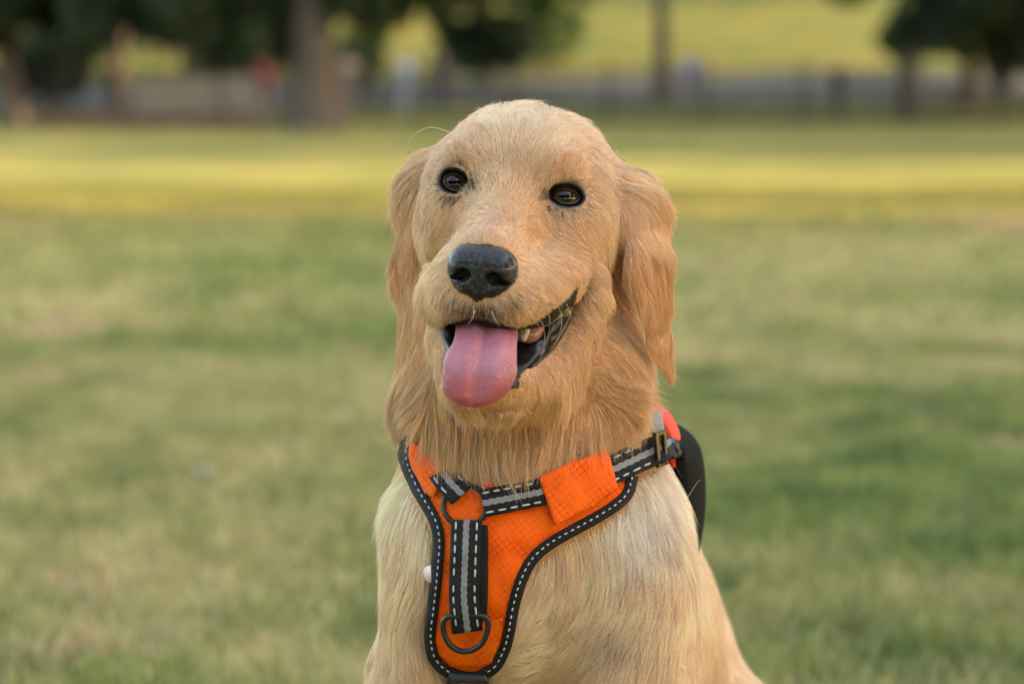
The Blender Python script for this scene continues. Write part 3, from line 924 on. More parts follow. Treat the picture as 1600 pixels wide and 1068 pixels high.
def _hit(px, py, lift=0.0, depth0=60.0, prims=None):
    """points where the lens rays meet the smooth torso, then raised by lift (mm) along the torso's own normal"""
    prims = TORSO if prims is None else prims
    px = np.asarray(px, float); py = np.asarray(py, float)
    ray = np.stack([(px - 800) / FPX, (534 - py) / FPX, -np.ones_like(px)], -1)
    O = np.array([0, 0, 1000.0 * D0])
    t = np.full(len(px), 1000.0 * D0 - depth0)
    for _ in range(40):
        P = O + ray * t[:, None]
        d = sdf_points(prims, P)
        t += np.clip(d, -20, 40) * 0.8
    P = O + ray * t[:, None]
    N = sdf_grad(prims, P, 6.0)
    return P + N * np.reshape(lift, (-1, 1)), N
NEAR_NOSE = sdf_points([p for p in NP if not p.sub], BV) < 0.3
# ------------------------------------------------------------------ skin
MOUTH_POLY = [(690, 503), (715, 499), (742, 494), (779, 503), (812, 511), (839, 503), (864, 481), (887, 460), (902, 442), (904, 452), (896, 482), (883, 515), (862, 549), (841, 562),
              (818, 580), (804, 604), (780, 612), (740, 612), (705, 590), (700, 545), (692, 524)]
bpx, bpy_ = c2p(BV)
SK = np.tile(np.array(lin(190, 145, 100)), (len(BV), 1))
_mouth = (in_poly(bpx, bpy_, MOUTH_POLY) & (BV[:, 2] > -5)) | (BREG == REG.index('mouth'))
SK[_mouth] = lin(28, 17, 18)
_eyer = BREG == REG.index('eye')
for e in EYES:
    dd = np.linalg.norm(BV - e, axis=1)
    f = np.clip((13.2 - dd) / 3.5, 0, 1)[:, None]
    SK = SK * (1 - f) + np.array(lin(58, 46, 44)) * f
SK[_eyer] = lin(30, 22, 22)
SK[NEAR_NOSE] = lin(22, 16, 16)
body_me = np_mesh('body', dw(BV), BF)
set_color(body_me, 'tint', SK)
m = Mat('dog_skin')
at = m.n('ShaderNodeAttribute', attribute_name='tint')
nz = m.noise(90, 3)
mx = m.n('ShaderNodeMix', data_type='RGBA', blend_type='MULTIPLY'); mx.inputs[0].default_value = 1
m.l(at.outputs['Color'], mx.inputs[6]); m.l(m.ramp(nz, [(0.3, (0.85, 0.85, 0.85)), (0.7, (1, 1, 1))]), mx.inputs[7])
m.l(mx.outputs[2], m.b.inputs['Base Color'])
m.b.inputs['Roughness'].default_value = 0.6
m.bump(m.noise(700, 2), 0.25, 0.0006)
body = link_mesh('body', body_me, m.m, dog_root)
tag(body, 'golden coated body with head, floppy ears and legs')

# ------------------------------------------------------------------ eyes
def orient(o, z, up=(0, 1, 0)):
    """place a C-space oriented child: z axis = z (C space)"""
    z = unit(z); x = unit(np.cross(up, z)); y = np.cross(z, x)
    M = np.stack([x, y, z], 1)
    Rw = np.stack([AX_R, AX_U, -AX_F], 1) @ M
    return Matrix([[*Rw[0], 0], [*Rw[1], 0], [*Rw[2], 0], [0, 0, 0, 1]])

m = Mat('eye_brown')
tc = m.n('ShaderNodeTexCoord')
sx = m.n('ShaderNodeSeparateXYZ'); m.l(tc.outputs['Object'], sx.inputs[0])
rr = m.math('SQRT', m.math('ADD', m.math('MULTIPLY', sx.outputs[0], sx.outputs[0]), m.math('MULTIPLY', sx.outputs[1], sx.outputs[1])))
rr = m.math('DIVIDE', rr, EYE_R / 1000)
ang = m.math('ARCTAN2', sx.outputs[1], sx.outputs[0])
cv = m.n('ShaderNodeCombineXYZ'); m.l(m.math('MULTIPLY', ang, 9.0), cv.inputs[0]); m.l(m.math('MULTIPLY', rr, 2.5), cv.inputs[1])
fn = m.n('ShaderNodeTexNoise'); fn.inputs['Scale'].default_value = 2.0; m.l(cv.outputs[0], fn.inputs['Vector'])
col = m.ramp(rr, [(0.0, (0.002, 0.002, 0.002)), (0.27, (0.003, 0.002, 0.002)), (0.34, (0.075, 0.034, 0.013)), (0.52, (0.115, 0.056, 0.022)), (0.63, (0.016, 0.009, 0.006)), (0.75, (0.010, 0.006, 0.006)), (0.85, (0.03, 0.016, 0.014))])
m.l(m.mix(m.math('MULTIPLY', fn.outputs[0], 0.5), col, (0.01, 0.006, 0.004)), m.b.inputs['Base Color'])
m.b.inputs['Roughness'].default_value = 0.25
m.b.inputs['Coat Weight'].default_value = 1.0
m.b.inputs['Coat Roughness'].default_value = 0.01
m.b.inputs['Coat IOR'].default_value = 1.45
m.b.inputs['Specular IOR Level'].default_value = 0.0
EYE_MAT = m.m
m = Mat('eyelid_skin').base((0.012, 0.008, 0.008), 0.28)
m.bump(m.noise(900, 2), 0.3, 0.0004)
LID_MAT = m.m
for i, (ec, n, (a, b, sl)) in enumerate(zip(EYE_C, EYE_LOOK, LID)):
    bm = bmesh.new()
    bmesh.ops.create_uvsphere(bm, u_segments=40, v_segments=28, radius=EYE_R / 1000)
    for v in bm.verts:                                    # cornea stands proud of the ball
        r = math.hypot(v.co.x, v.co.y) / (EYE_R / 1000)
        if v.co.z > 0 and r < 0.62:
            v.co.z += 0.0001 * (1 - (r / 0.62) ** 2)
    me = bpy.data.meshes.new('eye'); bm.to_mesh(me); bm.free()
    eo = link_mesh('eye', me, EYE_MAT, dog_root)
    EM = Matrix.Translation(Vector(dw(ec))) @ orient(None, n)
    eo.matrix_local = EM
    # eyelids: a closed rim lying on the eyeball, pointed a little towards the nose
    zc = unit(n); xc = unit(np.cross((0, 1, 0), zc)); yc = np.cross(zc, xc)
    path = []
    inn = 1 if i == 0 else -1                             # side towards the nose
    for k in range(40):
        t = 2 * math.pi * k / 40
        ex, ey = math.cos(t), math.sin(t)
        X, Y = a * ex, b * ey
        if ex * inn > 0.55: X += inn * 1.3 * (ex * inn - 0.55) / 0.45; Y *= 0.9; Y -= 0.5 * (ex * inn - 0.55)
        if ey > 0.3: Y -= 0.9 * (ey - 0.3) ** 1.0
        s_ = math.radians(sl)
        X, Y = X * math.cos(s_) - Y * math.sin(s_), X * math.sin(s_) + Y * math.cos(s_)
        Rr = EYE_R + 0.55
        Z = math.sqrt(max(Rr * Rr - X * X - Y * Y, 1))
        path.append(ec + xc * X + yc * Y + zc * Z)
    path = np.array(path)
    V, F = [], []
    seg = 10
    cen = path.mean(0)
    for k in range(40):
        T = unit(path[(k + 1) % 40] - path[k - 1]); O = unit(path[k] - ec); B = np.cross(T, O)
        t = 2 * math.pi * k / 40
        wd = 0.62 + (0.3 if math.sin(t) < -0.2 else 0.0)
        for q in range(seg):
            g = 2 * math.pi * q / seg
            V.append(path[k] + wd * math.cos(g) * B - 0.2 * B + 0.75 * math.sin(g) * O)
    for k in range(40):
        for q in range(seg):
            F.append((k * seg + q, k * seg + (q + 1) % seg, ((k + 1) % 40) * seg + (q + 1) % seg, ((k + 1) % 40) * seg + q))
    lo = link_mesh('eyelid', py_mesh('eyelid', dw(np.array(V)), F), LID_MAT, dog_root)
    lo.parent = eo
    lo.matrix_parent_inverse = EM.inverted()

g = [np.arange(NC[i] - 26, NC[i] + 26, 0.62) for i in range(3)]
NV, NF = surface_nets(NP, *g)
NV = relax(NV, NF, 1)
m = Mat('nose_leather').base((0.006, 0.0055, 0.0062), 0.3)
tc = m.n('ShaderNodeTexCoord')
vo = m.n('ShaderNodeTexVoronoi', feature='DISTANCE_TO_EDGE'); vo.inputs['Scale'].default_value = 760
m.l(tc.outputs['Object'], vo.inputs['Vector'])
nz2 = m.noise(220, 3)
m.l(m.ramp(nz2, [(0.35, (0.16, 0.16, 0.16)), (0.7, (0.36, 0.36, 0.36))]), m.b.inputs['Roughness'])
m.bump(m.math('ADD', m.math('MINIMUM', vo.outputs['Distance'], 0.25), m.math('MULTIPLY', nz2, 0.6)), 1.0, 0.0013)
m.b.inputs['Specular IOR Level'].default_value = 0.35
m.b.inputs['Coat Weight'].default_value = 0.3
m.b.inputs['Coat Roughness'].default_value = 0.1
nose = link_mesh('nose', np_mesh('nose', dw(NV), NF), m.m, dog_root)
tag(nose, 'moist black nose with two open nostrils')

# ------------------------------------------------------------------ tongue
rows = [(488, 722, 800, 30), (500, 714, 808, 50), (510, 712, 809, 59), (522, 711, 809, 66), (536, 707, 808, 72), (550, 698, 807.5, 76), (565, 693.5, 807.5, 78.5), (582, 692, 807.5, 80),
        (598, 693, 803, 80), (612, 697, 794, 79), (622, 703, 784, 78), (629.5, 712, 772, 76.5), (634.5, 725, 760, 75)]
ra = catmull(np.array(rows, float), 5)
V, F = [], []
NS = 36
for i, (py, xl, xr, w) in enumerate(ra):
    t = i / (len(ra) - 1)
    cx, hw = (xl + xr) / 2, (xr - xl) / 2
    th = 3.6 * (1 - 0.55 * max(0, (t - 0.8) / 0.2) ** 2)
    gx = cx + 2 - 4 * t
    for k in range(NS):
        a = 2 * math.pi * k / NS
        c_, s_ = math.cos(a), math.sin(a)
        px = cx + hw * np.sign(c_) * abs(c_) ** 0.85
        lift = th * np.sign(s_) * abs(s_) ** 0.8
        off = (px - gx) / max(hw, 1)
        if s_ > 0:
            gd = (5.6 * (1 - t) ** 0.6 + 1.2)
            lift -= gd * math.exp(-(abs(off) / 0.17) ** 1.5)
            lift += 1.0 * math.exp(-((abs(off) - 0.45) / 0.25) ** 2)
            lift += 0.35 * math.sin(px * 0.21 + py * 0.04) * math.sin(py * 0.09 + px * .05)
        V.append(C(px, py, w + lift - 2.0 * off * off))
    # ring done
for i in range(len(ra) - 1):
    for k in range(NS):
        k2 = (k + 1) % NS
        F.append((i * NS + k, (i + 1) * NS + k, (i + 1) * NS + k2, i * NS + k2))
V.append(C(742, 637.3, 73)); tip = len(V) - 1
for k in range(NS):
    F.append(((len(ra) - 1) * NS + k, tip, (len(ra) - 1) * NS + (k + 1) % NS))
m = Mat('tongue_flesh').base((0.50, 0.150, 0.185), 0.36)
n1 = m.noise(60, 4, 0.6); n2 = m.noise(420, 2)
geo = m.n('ShaderNodeTexCoord')
wv = m.noise(35, 3, 0.6)
tz = m.n('ShaderNodeSeparateXYZ'); m.l(geo.outputs['Object'], tz.inputs[0])
zt, zb = float(dw(C(750, 560, 75))[2]), float(dw(C(750, 637, 75))[2])
tipf = m.math('DIVIDE', m.math('SUBTRACT', zt, tz.outputs[2]), zt - zb)
flesh = m.mix(m.ramp(n1, [(0.35, (0, 0, 0)), (0.75, (1, 1, 1))]), (0.42, 0.115, 0.155), (0.52, 0.20, 0.235))
n3 = m.noise(330, 3, 0.7)
flesh = m.mix(m.ramp(n3, [(0.60, (0, 0, 0)), (0.72, (0.55, 0.55, 0.55))]), flesh, (0.30, 0.06, 0.085))
m.l(m.mix(m.ramp(tipf, [(0.2, (0, 0, 0)), (1.0, (0.75, 0.75, 0.75))]), flesh, (0.52, 0.085, 0.125)), m.b.inputs['Base Color'])
m.b.inputs['Coat Weight'].default_value = 0.25; m.b.inputs['Coat Roughness'].default_value = 0.2
m.b.inputs['Subsurface Weight'].default_value = 0.35
m.b.inputs['Subsurface Radius'].default_value = (1.0, 0.35, 0.3)
m.b.inputs['Subsurface Scale'].default_value = 0.0025
vo = m.n('ShaderNodeTexVoronoi'); vo.inputs['Scale'].default_value = 900; m.l(geo.outputs['Object'], vo.inputs['Vector'])
m.bump(m.math('ADD', m.math('MULTIPLY', vo.outputs['Distance'], 0.7), m.math('MULTIPLY', wv, 2.5)), 0.7, 0.0009)
tongue = link_mesh('tongue', py_mesh('tongue', dw(np.array(V)), F), m.m, dog_root)
tag(tongue, 'long pink tongue hanging out over the lower lip')

# ------------------------------------------------------------------ lips, tooth, gum
def hashn(x, y, s=0):
    return math.sin(x * 1.7 + s) * math.sin(y * 2.3 + 1.3 * s) + 0.6 * math.sin(x * 3.9 + y * 3.1 + s)
_lk = np.random.default_rng(5).normal(size=(9, 3)) * 0.17; _lp = np.random.default_rng(6).uniform(0, 6.28, 9)
def wobn(P): return sum(np.sin(P @ k + p) for k, p in zip(_lk, _lp)) / 2.2
def lip(outer, inner, name, label, n=24, m_=20, bulge=3.2):
    o = catmull(outer, n); i_ = catmull(inner, n)
    V, F = [], []
    for r in range(len(o)):
        for c in range(m_ + 1):
            f = c / m_
            p = o[r] * (1 - f) + i_[r] * f
            wgt = bulge * math.sin(math.pi * min(1, f * 1.0)) ** 0.7 if 0 < f < 1 else 0
            lump = 0.0
            if 0.12 < f < 0.95:
                lump = 0.35 * float(wobn(np.array([[p[0], p[1], 0.0]]))[0]) * math.sin(math.pi * f)
            V.append(C(p[0], p[1], p[2] + wgt + lump - (4 if c == m_ else 0)))
    k = m_ + 1
    for r in range(len(o) - 1):
        for c in range(m_):
            F.append((r * k + c, r * k + c + 1, (r + 1) * k + c + 1, (r + 1) * k + c))
    me = py_mesh('lip', dw(np.array(V)), F)
    ob = link_mesh('lip', me, LIP_MAT, dog_root)
    so = ob.modifiers.new('thick', 'SOLIDIFY'); so.thickness = 0.002; so.offset = 0
    tag(ob, label)
    return ob
m = Mat('lip_skin').base((0.006, 0.0045, 0.005), 0.3, 0.3)
nl = m.noise(210, 3, 0.6)
m.l(m.ramp(nl, [(0.35, (0.004, 0.003, 0.0035)), (0.75, (0.022, 0.015, 0.018))]), m.b.inputs['Base Color'])
m.bump(nl, 0.35, 0.0008)
m.b.inputs['Coat Weight'].default_value = 0.08
LIP_MAT = m.m
lip(np.array([(906, 436, 23), (898, 474, 22), (884, 512, 27), (862, 546, 35), (843, 564, 44), (822, 583, 55), (807, 606, 62)]),
    np.array([(897, 436, 20), (863, 478, 25), (838, 505, 30), (818, 538, 38), (808, 560, 48), (800, 580, 56), (790, 604, 60)]), 'lip',
    'dark wet lower lip at the wide open corner of the mouth')
lip(np.array([(688, 498, 42), (690, 514, 44), (694, 530, 48), (700, 548, 55), (704, 566, 61)]),
    np.array([(716, 498, 40), (716, 514, 44), (716, 530, 48), (712, 548, 56), (708, 566, 60)]), 'lip',
    'dark wet lip edge beside the tongue on the narrow side')
# canine tooth and the gum it grows from
m = Mat('tooth_enamel').base((0.50, 0.41, 0.28), 0.3)
V, F = tube(catmull(np.array([C(823, 505, 42), C(821, 518, 46), C(818.5, 530, 49), C(817.5, 533, 49.5)]), 5), np.interp(np.linspace(0, 1, 16), [0, 0.3, 0.8, 1], [2.6, 2.4, 1.2, 0.4]), 10)
tooth = link_mesh('tooth', py_mesh('tooth', dw(np.array(V)), F), m.m, dog_root)
m = Mat('gum_flesh').base((0.33, 0.13, 0.12), 0.3)
m.bump(m.noise(400, 3), 0.3, 0.0006)
V, F = tube(catmull(np.array([C(812, 520, 40), C(828, 522, 40), C(846, 510, 28), C(862, 492, 18)]), 6), np.interp(np.linspace(0, 1, 19), [0, 0.3, 1], [4.2, 5.2, 3]), 12)
gum = link_mesh('gum', py_mesh('gum', dw(np.array(V)), F), m.m, dog_root)
# ================================================================== harness
har = empty('dog_harness', (0.0, 1.40, 0.30))
tag(har, 'orange and black chest harness with grey striped webbing, worn by the puppy', 'harness')
HINV = np.array([0.0, 1.40, 0.30])
def hw_(P): return c2w(P) - HINV

def wrink(px, py):
    return (0.55 * np.sin(px * 0.05 + 0.03 * py) * np.sin(py * 0.043 - 0.02 * px) + 0.35 * np.sin(px * 0.11 - py * 0.07 + 1.0) + 0.25 * np.sin(px * 0.03 + py * 0.13)) - 4.5 * np.exp(-(np.clip(py - np.interp(px, [q[0] for q in H_NECK], [q[1] for q in H_NECK]), 0, 99) / 26) ** 2)

# --- materials
def fabric_mat():
    m = Mat('orange_ripstop').base((0.95, 0.08, 0.002), 0.6, 0.25)
    uv = m.n('ShaderNodeUVMap'); uv.uv_map = 'UVMap'
    mp = m.n('ShaderNodeMapping'); mp.inputs['Rotation'].default_value = (0, 0, math.radians(38)); mp.inputs['Scale'].default_value = (1 / 3.3, 1 / 3.3, 1)
    m.l(uv.outputs[0], mp.inputs['Vector'])
    sp = m.n('ShaderNodeSeparateXYZ'); m.l(mp.outputs[0], sp.inputs[0])
    ln = []
    for i in (0, 1):
        f = m.math('FRACT', sp.outputs[i])
        d = m.math('ABSOLUTE', m.math('SUBTRACT', f, 0.5))
        ln.append(m.math('GREATER_THAN', d, 0.425))
    line = m.math('MAXIMUM', ln[0], ln[1])
    nz = m.noise(18, 3)
    nf = m.noise(60, 2)
    tone = m.mix(m.ramp(nz, [(0.3, (0, 0, 0)), (0.7, (1, 1, 1))]), (1.0, 0.100, 0.002), (1.0, 0.14, 0.004))
    dark = m.mix(m.ramp(nf, [(0.42, (0, 0, 0)), (0.58, (1, 1, 1))]), (0.42, 0.022, 0.002), (1.0, 0.22, 0.02))
    m.l(m.mix(m.math('MULTIPLY', line, 0.55), tone, dark), m.b.inputs['Base Color'])
    wv = m.n('ShaderNodeTexWave'); wv.inputs['Scale'].default_value = 9.0; m.l(uv.outputs[0], wv.inputs['Vector'])
    wv2 = m.n('ShaderNodeTexWave', bands_direction='Y'); wv2.inputs['Scale'].default_value = 9.0; m.l(uv.outputs[0], wv2.inputs['Vector'])
    h = m.math('ADD', m.math('MULTIPLY', m.math('ADD', wv.outputs[0], wv2.outputs[0]), 0.10), m.math('ADD', m.math('MULTIPLY', line, 0.5), m.math('MULTIPLY', m.noise(110, 4), 1.1)))
    m.bump(h, 0.55, 0.0008)
    return m.m
ORANGE = fabric_mat()

def webbing_mat(name, stripe=True):
    m = Mat(name).base((0.014, 0.015, 0.018), 0.65, 0.3)
    uv = m.n('ShaderNodeUVMap'); uv.uv_map = 'UVMap'
    sp = m.n('ShaderNodeSeparateXYZ'); m.l(uv.outputs[0], sp.inputs[0])
    u, v = sp.outputs[0], sp.outputs[1]
    # woven ribs: herringbone-like cells, 1.3 mm
    a = m.math('SINE', m.math('MULTIPLY', u, 6.283 / 1.25))
    b = m.math('SINE', m.math('ADD', m.math('MULTIPLY', v, 6.283 / 1.5), m.math('MULTIPLY', m.math('SIGN', a), 1.57)))
    cell = m.math('ADD', m.math('MULTIPLY', a, 0.3), b)
    nz = m.noise(500, 2)
    blk = m.mix(m.ramp(m.math('ADD', m.math('MULTIPLY', cell, 0.3), m.math('MULTIPLY', nz, 0.7)), [(0.2, (0, 0, 0)), (0.8, (1, 1, 1))]), (0.004, 0.0045, 0.0055), (0.020, 0.0215, 0.026))
    if stripe:
        wob_ = m.math('MULTIPLY', m.math('SINE', m.math('MULTIPLY', u, 6.283 / 4.2)), 0.25)
        d = m.math('ABSOLUTE', m.math('ADD', v, wob_))
        st = m.math('LESS_THAN', d, 1.75)
        gry = m.mix(nz, (0.20, 0.20, 0.215), (0.34, 0.34, 0.36))
        blk = m.mix(st, blk, gry)
    m.l(blk, m.b.inputs['Base Color'])
    m.bump(m.math('ADD', cell, nz), 0.6, 0.0006)
    return m.m
WEB = webbing_mat('striped_webbing')
BIND = webbing_mat('black_binding', False)
m = Mat('reflective_thread').base((0.46, 0.47, 0.49), 0.5); THREAD = m.m
m = Mat('grey_tape').base((0.30, 0.30, 0.32), 0.6); m.bump(m.noise(900, 2), 0.3, 0.0004); GREYTAPE = m.m
m = Mat('black_plastic').base((0.012, 0.012, 0.013), 0.38); m.bump(m.noise(1200, 2), 0.15, 0.0003); PLASTIC = m.m
m = Mat('bronze_metal').base((0.055, 0.045, 0.03), 0.33); m.b.inputs['Metallic'].default_value = 0.85; m.bump(m.noise(900, 2), 0.12, 0.0003); BRONZE = m.m
m = Mat('red_orange_nylon').base((0.85, 0.045, 0.012), 0.55); m.bump(m.noise(400, 3), 0.3, 0.0006); RED = m.m
m = Mat('black_neoprene').base((0.006, 0.006, 0.006), 0.85, 0.2); m.bump(m.noise(900, 2), 0.2, 0.0004); NEO = m.m

def set_uv(me, UV):
    l = me.uv_layers.new(name='UVMap')
    vi = np.zeros(len(me.loops), np.int32); me.loops.foreach_get('vertex_index', vi)
    l.data.foreach_set('uv', np.asarray(UV, np.float32)[vi].ravel())

def panel(name, poly, lift, mat, step=6.0, wr=1.0, thick=0.0016, parent=None, base=None):
    poly = np.asarray(poly, float)
    x0, y0 = poly.min(0); x1, y1 = poly.max(0)
    gx, gy = np.meshgrid(np.arange(x0, x1, step), np.arange(y0, y1, step))
    gx = gx.ravel() + rng.uniform(-1, 1, gx.size); gy = gy.ravel() + rng.uniform(-1, 1, gy.size)
    k = in_poly(gx, gy, poly)
    # drop points hugging the border
    bd = np.full(len(gx), 1e9)
    n = len(poly)
    bp = []
    for i in range(n):
        a, b = poly[i], poly[(i + 1) % n]
        L = np.linalg.norm(b - a)
        for t in np.arange(0, 1, max(1e-3, min(1.0, step / max(L, 1e-6)))):
            bp.append(a + (b - a) * t)
    bp = np.array(bp)
    for i in range(0, len(bp)):
        bd = np.minimum(bd, (gx - bp[i, 0]) ** 2 + (gy - bp[i, 1]) ** 2)
    k &= bd > (0.5 * step) ** 2
    pts = np.vstack([bp, np.stack([gx[k], gy[k]], 1)])
    nb = len(bp)
    r = geometry.delaunay_2d_cdt([Vector(p) for p in pts], [(i, (i + 1) % nb) for i in range(nb)], [list(range(nb))], 1, 1e-4)
    P2 = np.array([tuple(v) for v in r[0]]); F = [tuple(f) for f in r[2]]
    P, N = carrier_hit(P2[:, 0], P2[:, 1], lift + wr * wrink(P2[:, 0], P2[:, 1]))
    me = py_mesh(name, hw_(P), F)
    set_uv(me, P2 * 0.37)
    o = link_mesh(name, me, mat, parent or har)
    # make the faces look outwards
    if len(me.polygons) and sum((Vector(AX_F)).dot(p.normal) for p in me.polygons) > 0:
        me.flip_normals()
    s = o.modifiers.new('thick', 'SOLIDIFY'); s.thickness = thick; s.offset = -1
    return o

def smooth_line(pts, step=4.0):
    c = catmull(np.asarray(pts, float), 12)
    L = np.r_[0, np.cumsum(np.linalg.norm(np.diff(c, axis=0), axis=1))]
    n = max(4, int(L[-1] / step))
    t = np.linspace(0, L[-1], n)
    return np.stack([np.interp(t, L, c[:, j]) for j in range(c.shape[1])], 1), t

def strip(name, pts, half, lift, mat, bulge=0.8, nv=8, thick=0.0018, wr=1.0, parent=None, ext=None):
    """strap lying on the chest: centre line and half width in photo pixels"""
    c, L = smooth_line(pts)
    T = np.gradient(c[:, :2], axis=0); T /= np.linalg.norm(T, axis=1, keepdims=True)
    Nn = np.stack([-T[:, 1], T[:, 0]], 1)
    hv = np.interp(np.linspace(0, 1, len(c)), np.linspace(0, 1, len(np.atleast_1d(half))), np.atleast_1d(half))
    vv = np.linspace(-1, 1, nv + 1)
    G = c[:, None, :2] + Nn[:, None, :] * (hv[:, None] * vv[None, :])[:, :, None]
    lf = np.broadcast_to(np.asarray(lift, float), (len(c),)) if np.ndim(lift) == 0 else np.interp(np.linspace(0, 1, len(c)), np.linspace(0, 1, len(lift)), lift)
    LF = lf[:, None] + bulge * (1 - np.abs(vv[None, :]) ** 2.5) + wr * wrink(G[:, :, 0], G[:, :, 1])
    P, N = carrier_hit(G[:, :, 0].ravel(), G[:, :, 1].ravel(), LF.ravel())
    P = P.reshape(len(c), nv + 1, 3)
    Lm = L * 0.37; Vm = vv * hv.mean() * 0.37
    if ext is not None:           # continue off the visible face of the chest with explicit points
        e0 = P[-1]
        rowsE = []
        last = e0.mean(0)
        for (q, sc) in ext:
            rowsE.append((e0 - last) * sc + q)
        P = np.concatenate([P, np.array(rowsE)], 0)
        add = np.cumsum([np.linalg.norm(b.mean(0) - a.mean(0)) for a, b in zip(P[len(c) - 1:-1], P[len(c):])])
        Lm = np.r_[Lm, Lm[-1] + add]
    n = len(P); k = nv + 1
    F = [(i * k + j, i * k + j + 1, (i + 1) * k + j + 1, (i + 1) * k + j) for i in range(n - 1) for j in range(nv)]
    me = py_mesh(name, hw_(P.reshape(-1, 3)), F)
    UV = np.stack(np.broadcast_arrays(Lm[:, None], Vm[None, :]), -1).reshape(-1, 2)
    set_uv(me, UV)
    if sum((Vector(AX_F)).dot(p.normal) for p in me.polygons) > 0:
        me.flip_normals()
    o = link_mesh(name, me, mat, parent or har)
    s = o.modifiers.new('thick', 'SOLIDIFY'); s.thickness = thick; s.offset = -1
    return o

def stitches(name, lines, dash, gap, wide, parent, label=None):
    """lines: list of (pts, lift). one joined mesh of small raised threads"""
    V, F = [], []
    for pts, lift in lines:
        c, L = smooth_line(pts, 1.0)
        s = 2.0
        st, en = [], []
        while s + dash < L[-1]:
            d_ = dash * rng.uniform(0.85, 1.1)
            st.append(s); en.append(s + d_); s += d_ + gap * rng.uniform(0.85, 1.15)
        if not st: continue
        px0 = np.interp(st, L, c[:, 0]); py0 = np.interp(st, L, c[:, 1])
        px1 = np.interp(en, L, c[:, 0]); py1 = np.interp(en, L, c[:, 1])
        mx, my = (px0 + px1) / 2, (py0 + py1) / 2
        li = lambda x, y: np.full(len(x), lift) + wrink(x, y)
        A, N = carrier_hit(px0, py0, li(px0, py0)); B, _ = carrier_hit(px1, py1, li(px1, py1)); M, N = carrier_hit(mx, my, li(mx, my))
        for a, b, mm, n in zip(A, B, M, N):
            t = unit(b - a); sd = np.cross(n, t)
            h = np.linalg.norm(b - a) / 2
            i0 = len(V)
            V += [mm - t * h, mm + t * h]
            ring = []
            for f_ in (-0.6, 0.6):
                for g_ in range(6):
                    an = 2 * math.pi * g_ / 6
                    V.append(mm + t * h * f_ + sd * wide * math.cos(an) + n * 0.55 * wide * math.sin(an))
            for g_ in range(6):
                g2 = (g_ + 1) % 6
                F += [(i0, i0 + 2 + g2, i0 + 2 + g_), (i0 + 1, i0 + 8 + g_, i0 + 8 + g2), (i0 + 2 + g_, i0 + 2 + g2, i0 + 8 + g2, i0 + 8 + g_)]
    o = link_mesh(name, py_mesh(name, hw_(np.array(V)), F), THREAD, parent)
    tag(o, label or 'white reflective stitching', kind='stuff')
    return o

def offset_line(pts, off):
    c, L = smooth_line(pts)
    T = np.gradient(c, axis=0); T /= np.linalg.norm(T, axis=1, keepdims=True)
    return c + np.stack([-T[:, 1], T[:, 0]], 1) * off

# --- orange chest panel and its overlays
B_LEFT = [(640, 676), (634, 692), (634, 716), (650, 760), (677, 808), (685, 842), (683, 884), (676, 955), (672, 995), (678, 1026), (694, 1045), (712, 1053)]
B_RIGHT = [(989, 742), (982, 768), (967, 785), (937, 805), (901, 825), (861, 848), (833, 872), (815, 905), (803, 945), (795, 988), (788, 1014), (773, 1041), (752, 1054)]
chest_panel = panel('chest_panel', B_LEFT + B_RIGHT[::-1] + H_NECK[::-1], 6.0, ORANGE)
tag(chest_panel, 'bright orange ripstop chest panel')
panel('strap_sleeve', [(640, 688), (668, 702), (706, 724), (690, 748), (676, 776), (664, 770), (648, 738), (638, 712)], 9.5, ORANGE)
panel('strap_sleeve', [(842, 745), (890, 722), (948, 702), (956, 728), (964, 758), (930, 790), (868, 820), (856, 784)], 11.2, ORANGE)
panel('foot_panel', [(690, 962), (702, 968), (760, 972), (786, 964), (782, 1000), (768, 1034), (748, 1042), (704, 1040), (686, 1022), (681, 1000)], 7.6, ORANGE, wr=1.0)

# --- black binding with its dashes
bl = strip('binding', B_LEFT, 9.2, 7.0, BIND, bulge=1.3)
br = strip('binding', B_RIGHT, 9.2, 7.0, BIND, bulge=1.3)
bn = strip('binding', H_NECK, 8.0, 7.0, BIND, bulge=1.2)
bb = strip('binding', [(704, 1050), (730, 1056), (760, 1054)], 8.0, 7.2, BIND, bulge=1.2)
stitches('stitching', [(offset_line(B_LEFT, -1.5), 8.7)], 6.2, 4.8, 0.52, bl)
stitches('stitching', [(offset_line(B_RIGHT, 1.0), 8.7)], 6.2, 4.8, 0.52, br)
stitches('stitching', [(H_NECK, 8.5)], 7, 5, 0.6, bn)

# --- striped webbing
def web(pts, half, lift, st=True, ext=None, stlift=None):
    o = strip('webbing', pts, half, lift, WEB, bulge=0.5, ext=ext)
    l0 = (stlift if stlift is not None else (lift if np.ndim(lift) == 0 else lift[0])) + 0.45
    h = half * 0.70
    stitches('stitching', [(offset_line(pts, h), l0), (offset_line(pts, -h), l0)], 13.5, 5.0, 0.6, o)
    return o
strip('webbing', [(738, 820), (739, 880), (738, 930), (737, 968)], 24, 9.0, BIND, bulge=0.4)
w_v = web([(729, 812), (727, 860), (725, 915)], 23.5, 12.2)
w_v2 = web([(725, 911), (725, 935), (727, 955), (731, 986)], [23.5, 23.5, 23.5, 18][0], 13.0)
w_h = web([(754, 786), (800, 777), (850, 767)], 22.0, 9.6)
w_l = web([(690, 734), (700, 749), (722, 772)], 22.5, 9.6)
pe, ne = carrier_hit(np.array([1016.0]), np.array([705.0]), 9.0)
E0 = pe[0]
ext = [(E0 + np.array([5.5, 2.2, -3.0]), 0.97), (E0 + np.array([10, 4.2, -9.0]), 0.95), (E0 + np.array([13, 6, -20.0]), 0.92), (E0 + np.array([12.5, 8, -36.0]), 0.9), (E0 + np.array([8, 10, -56.0]), 0.85)]
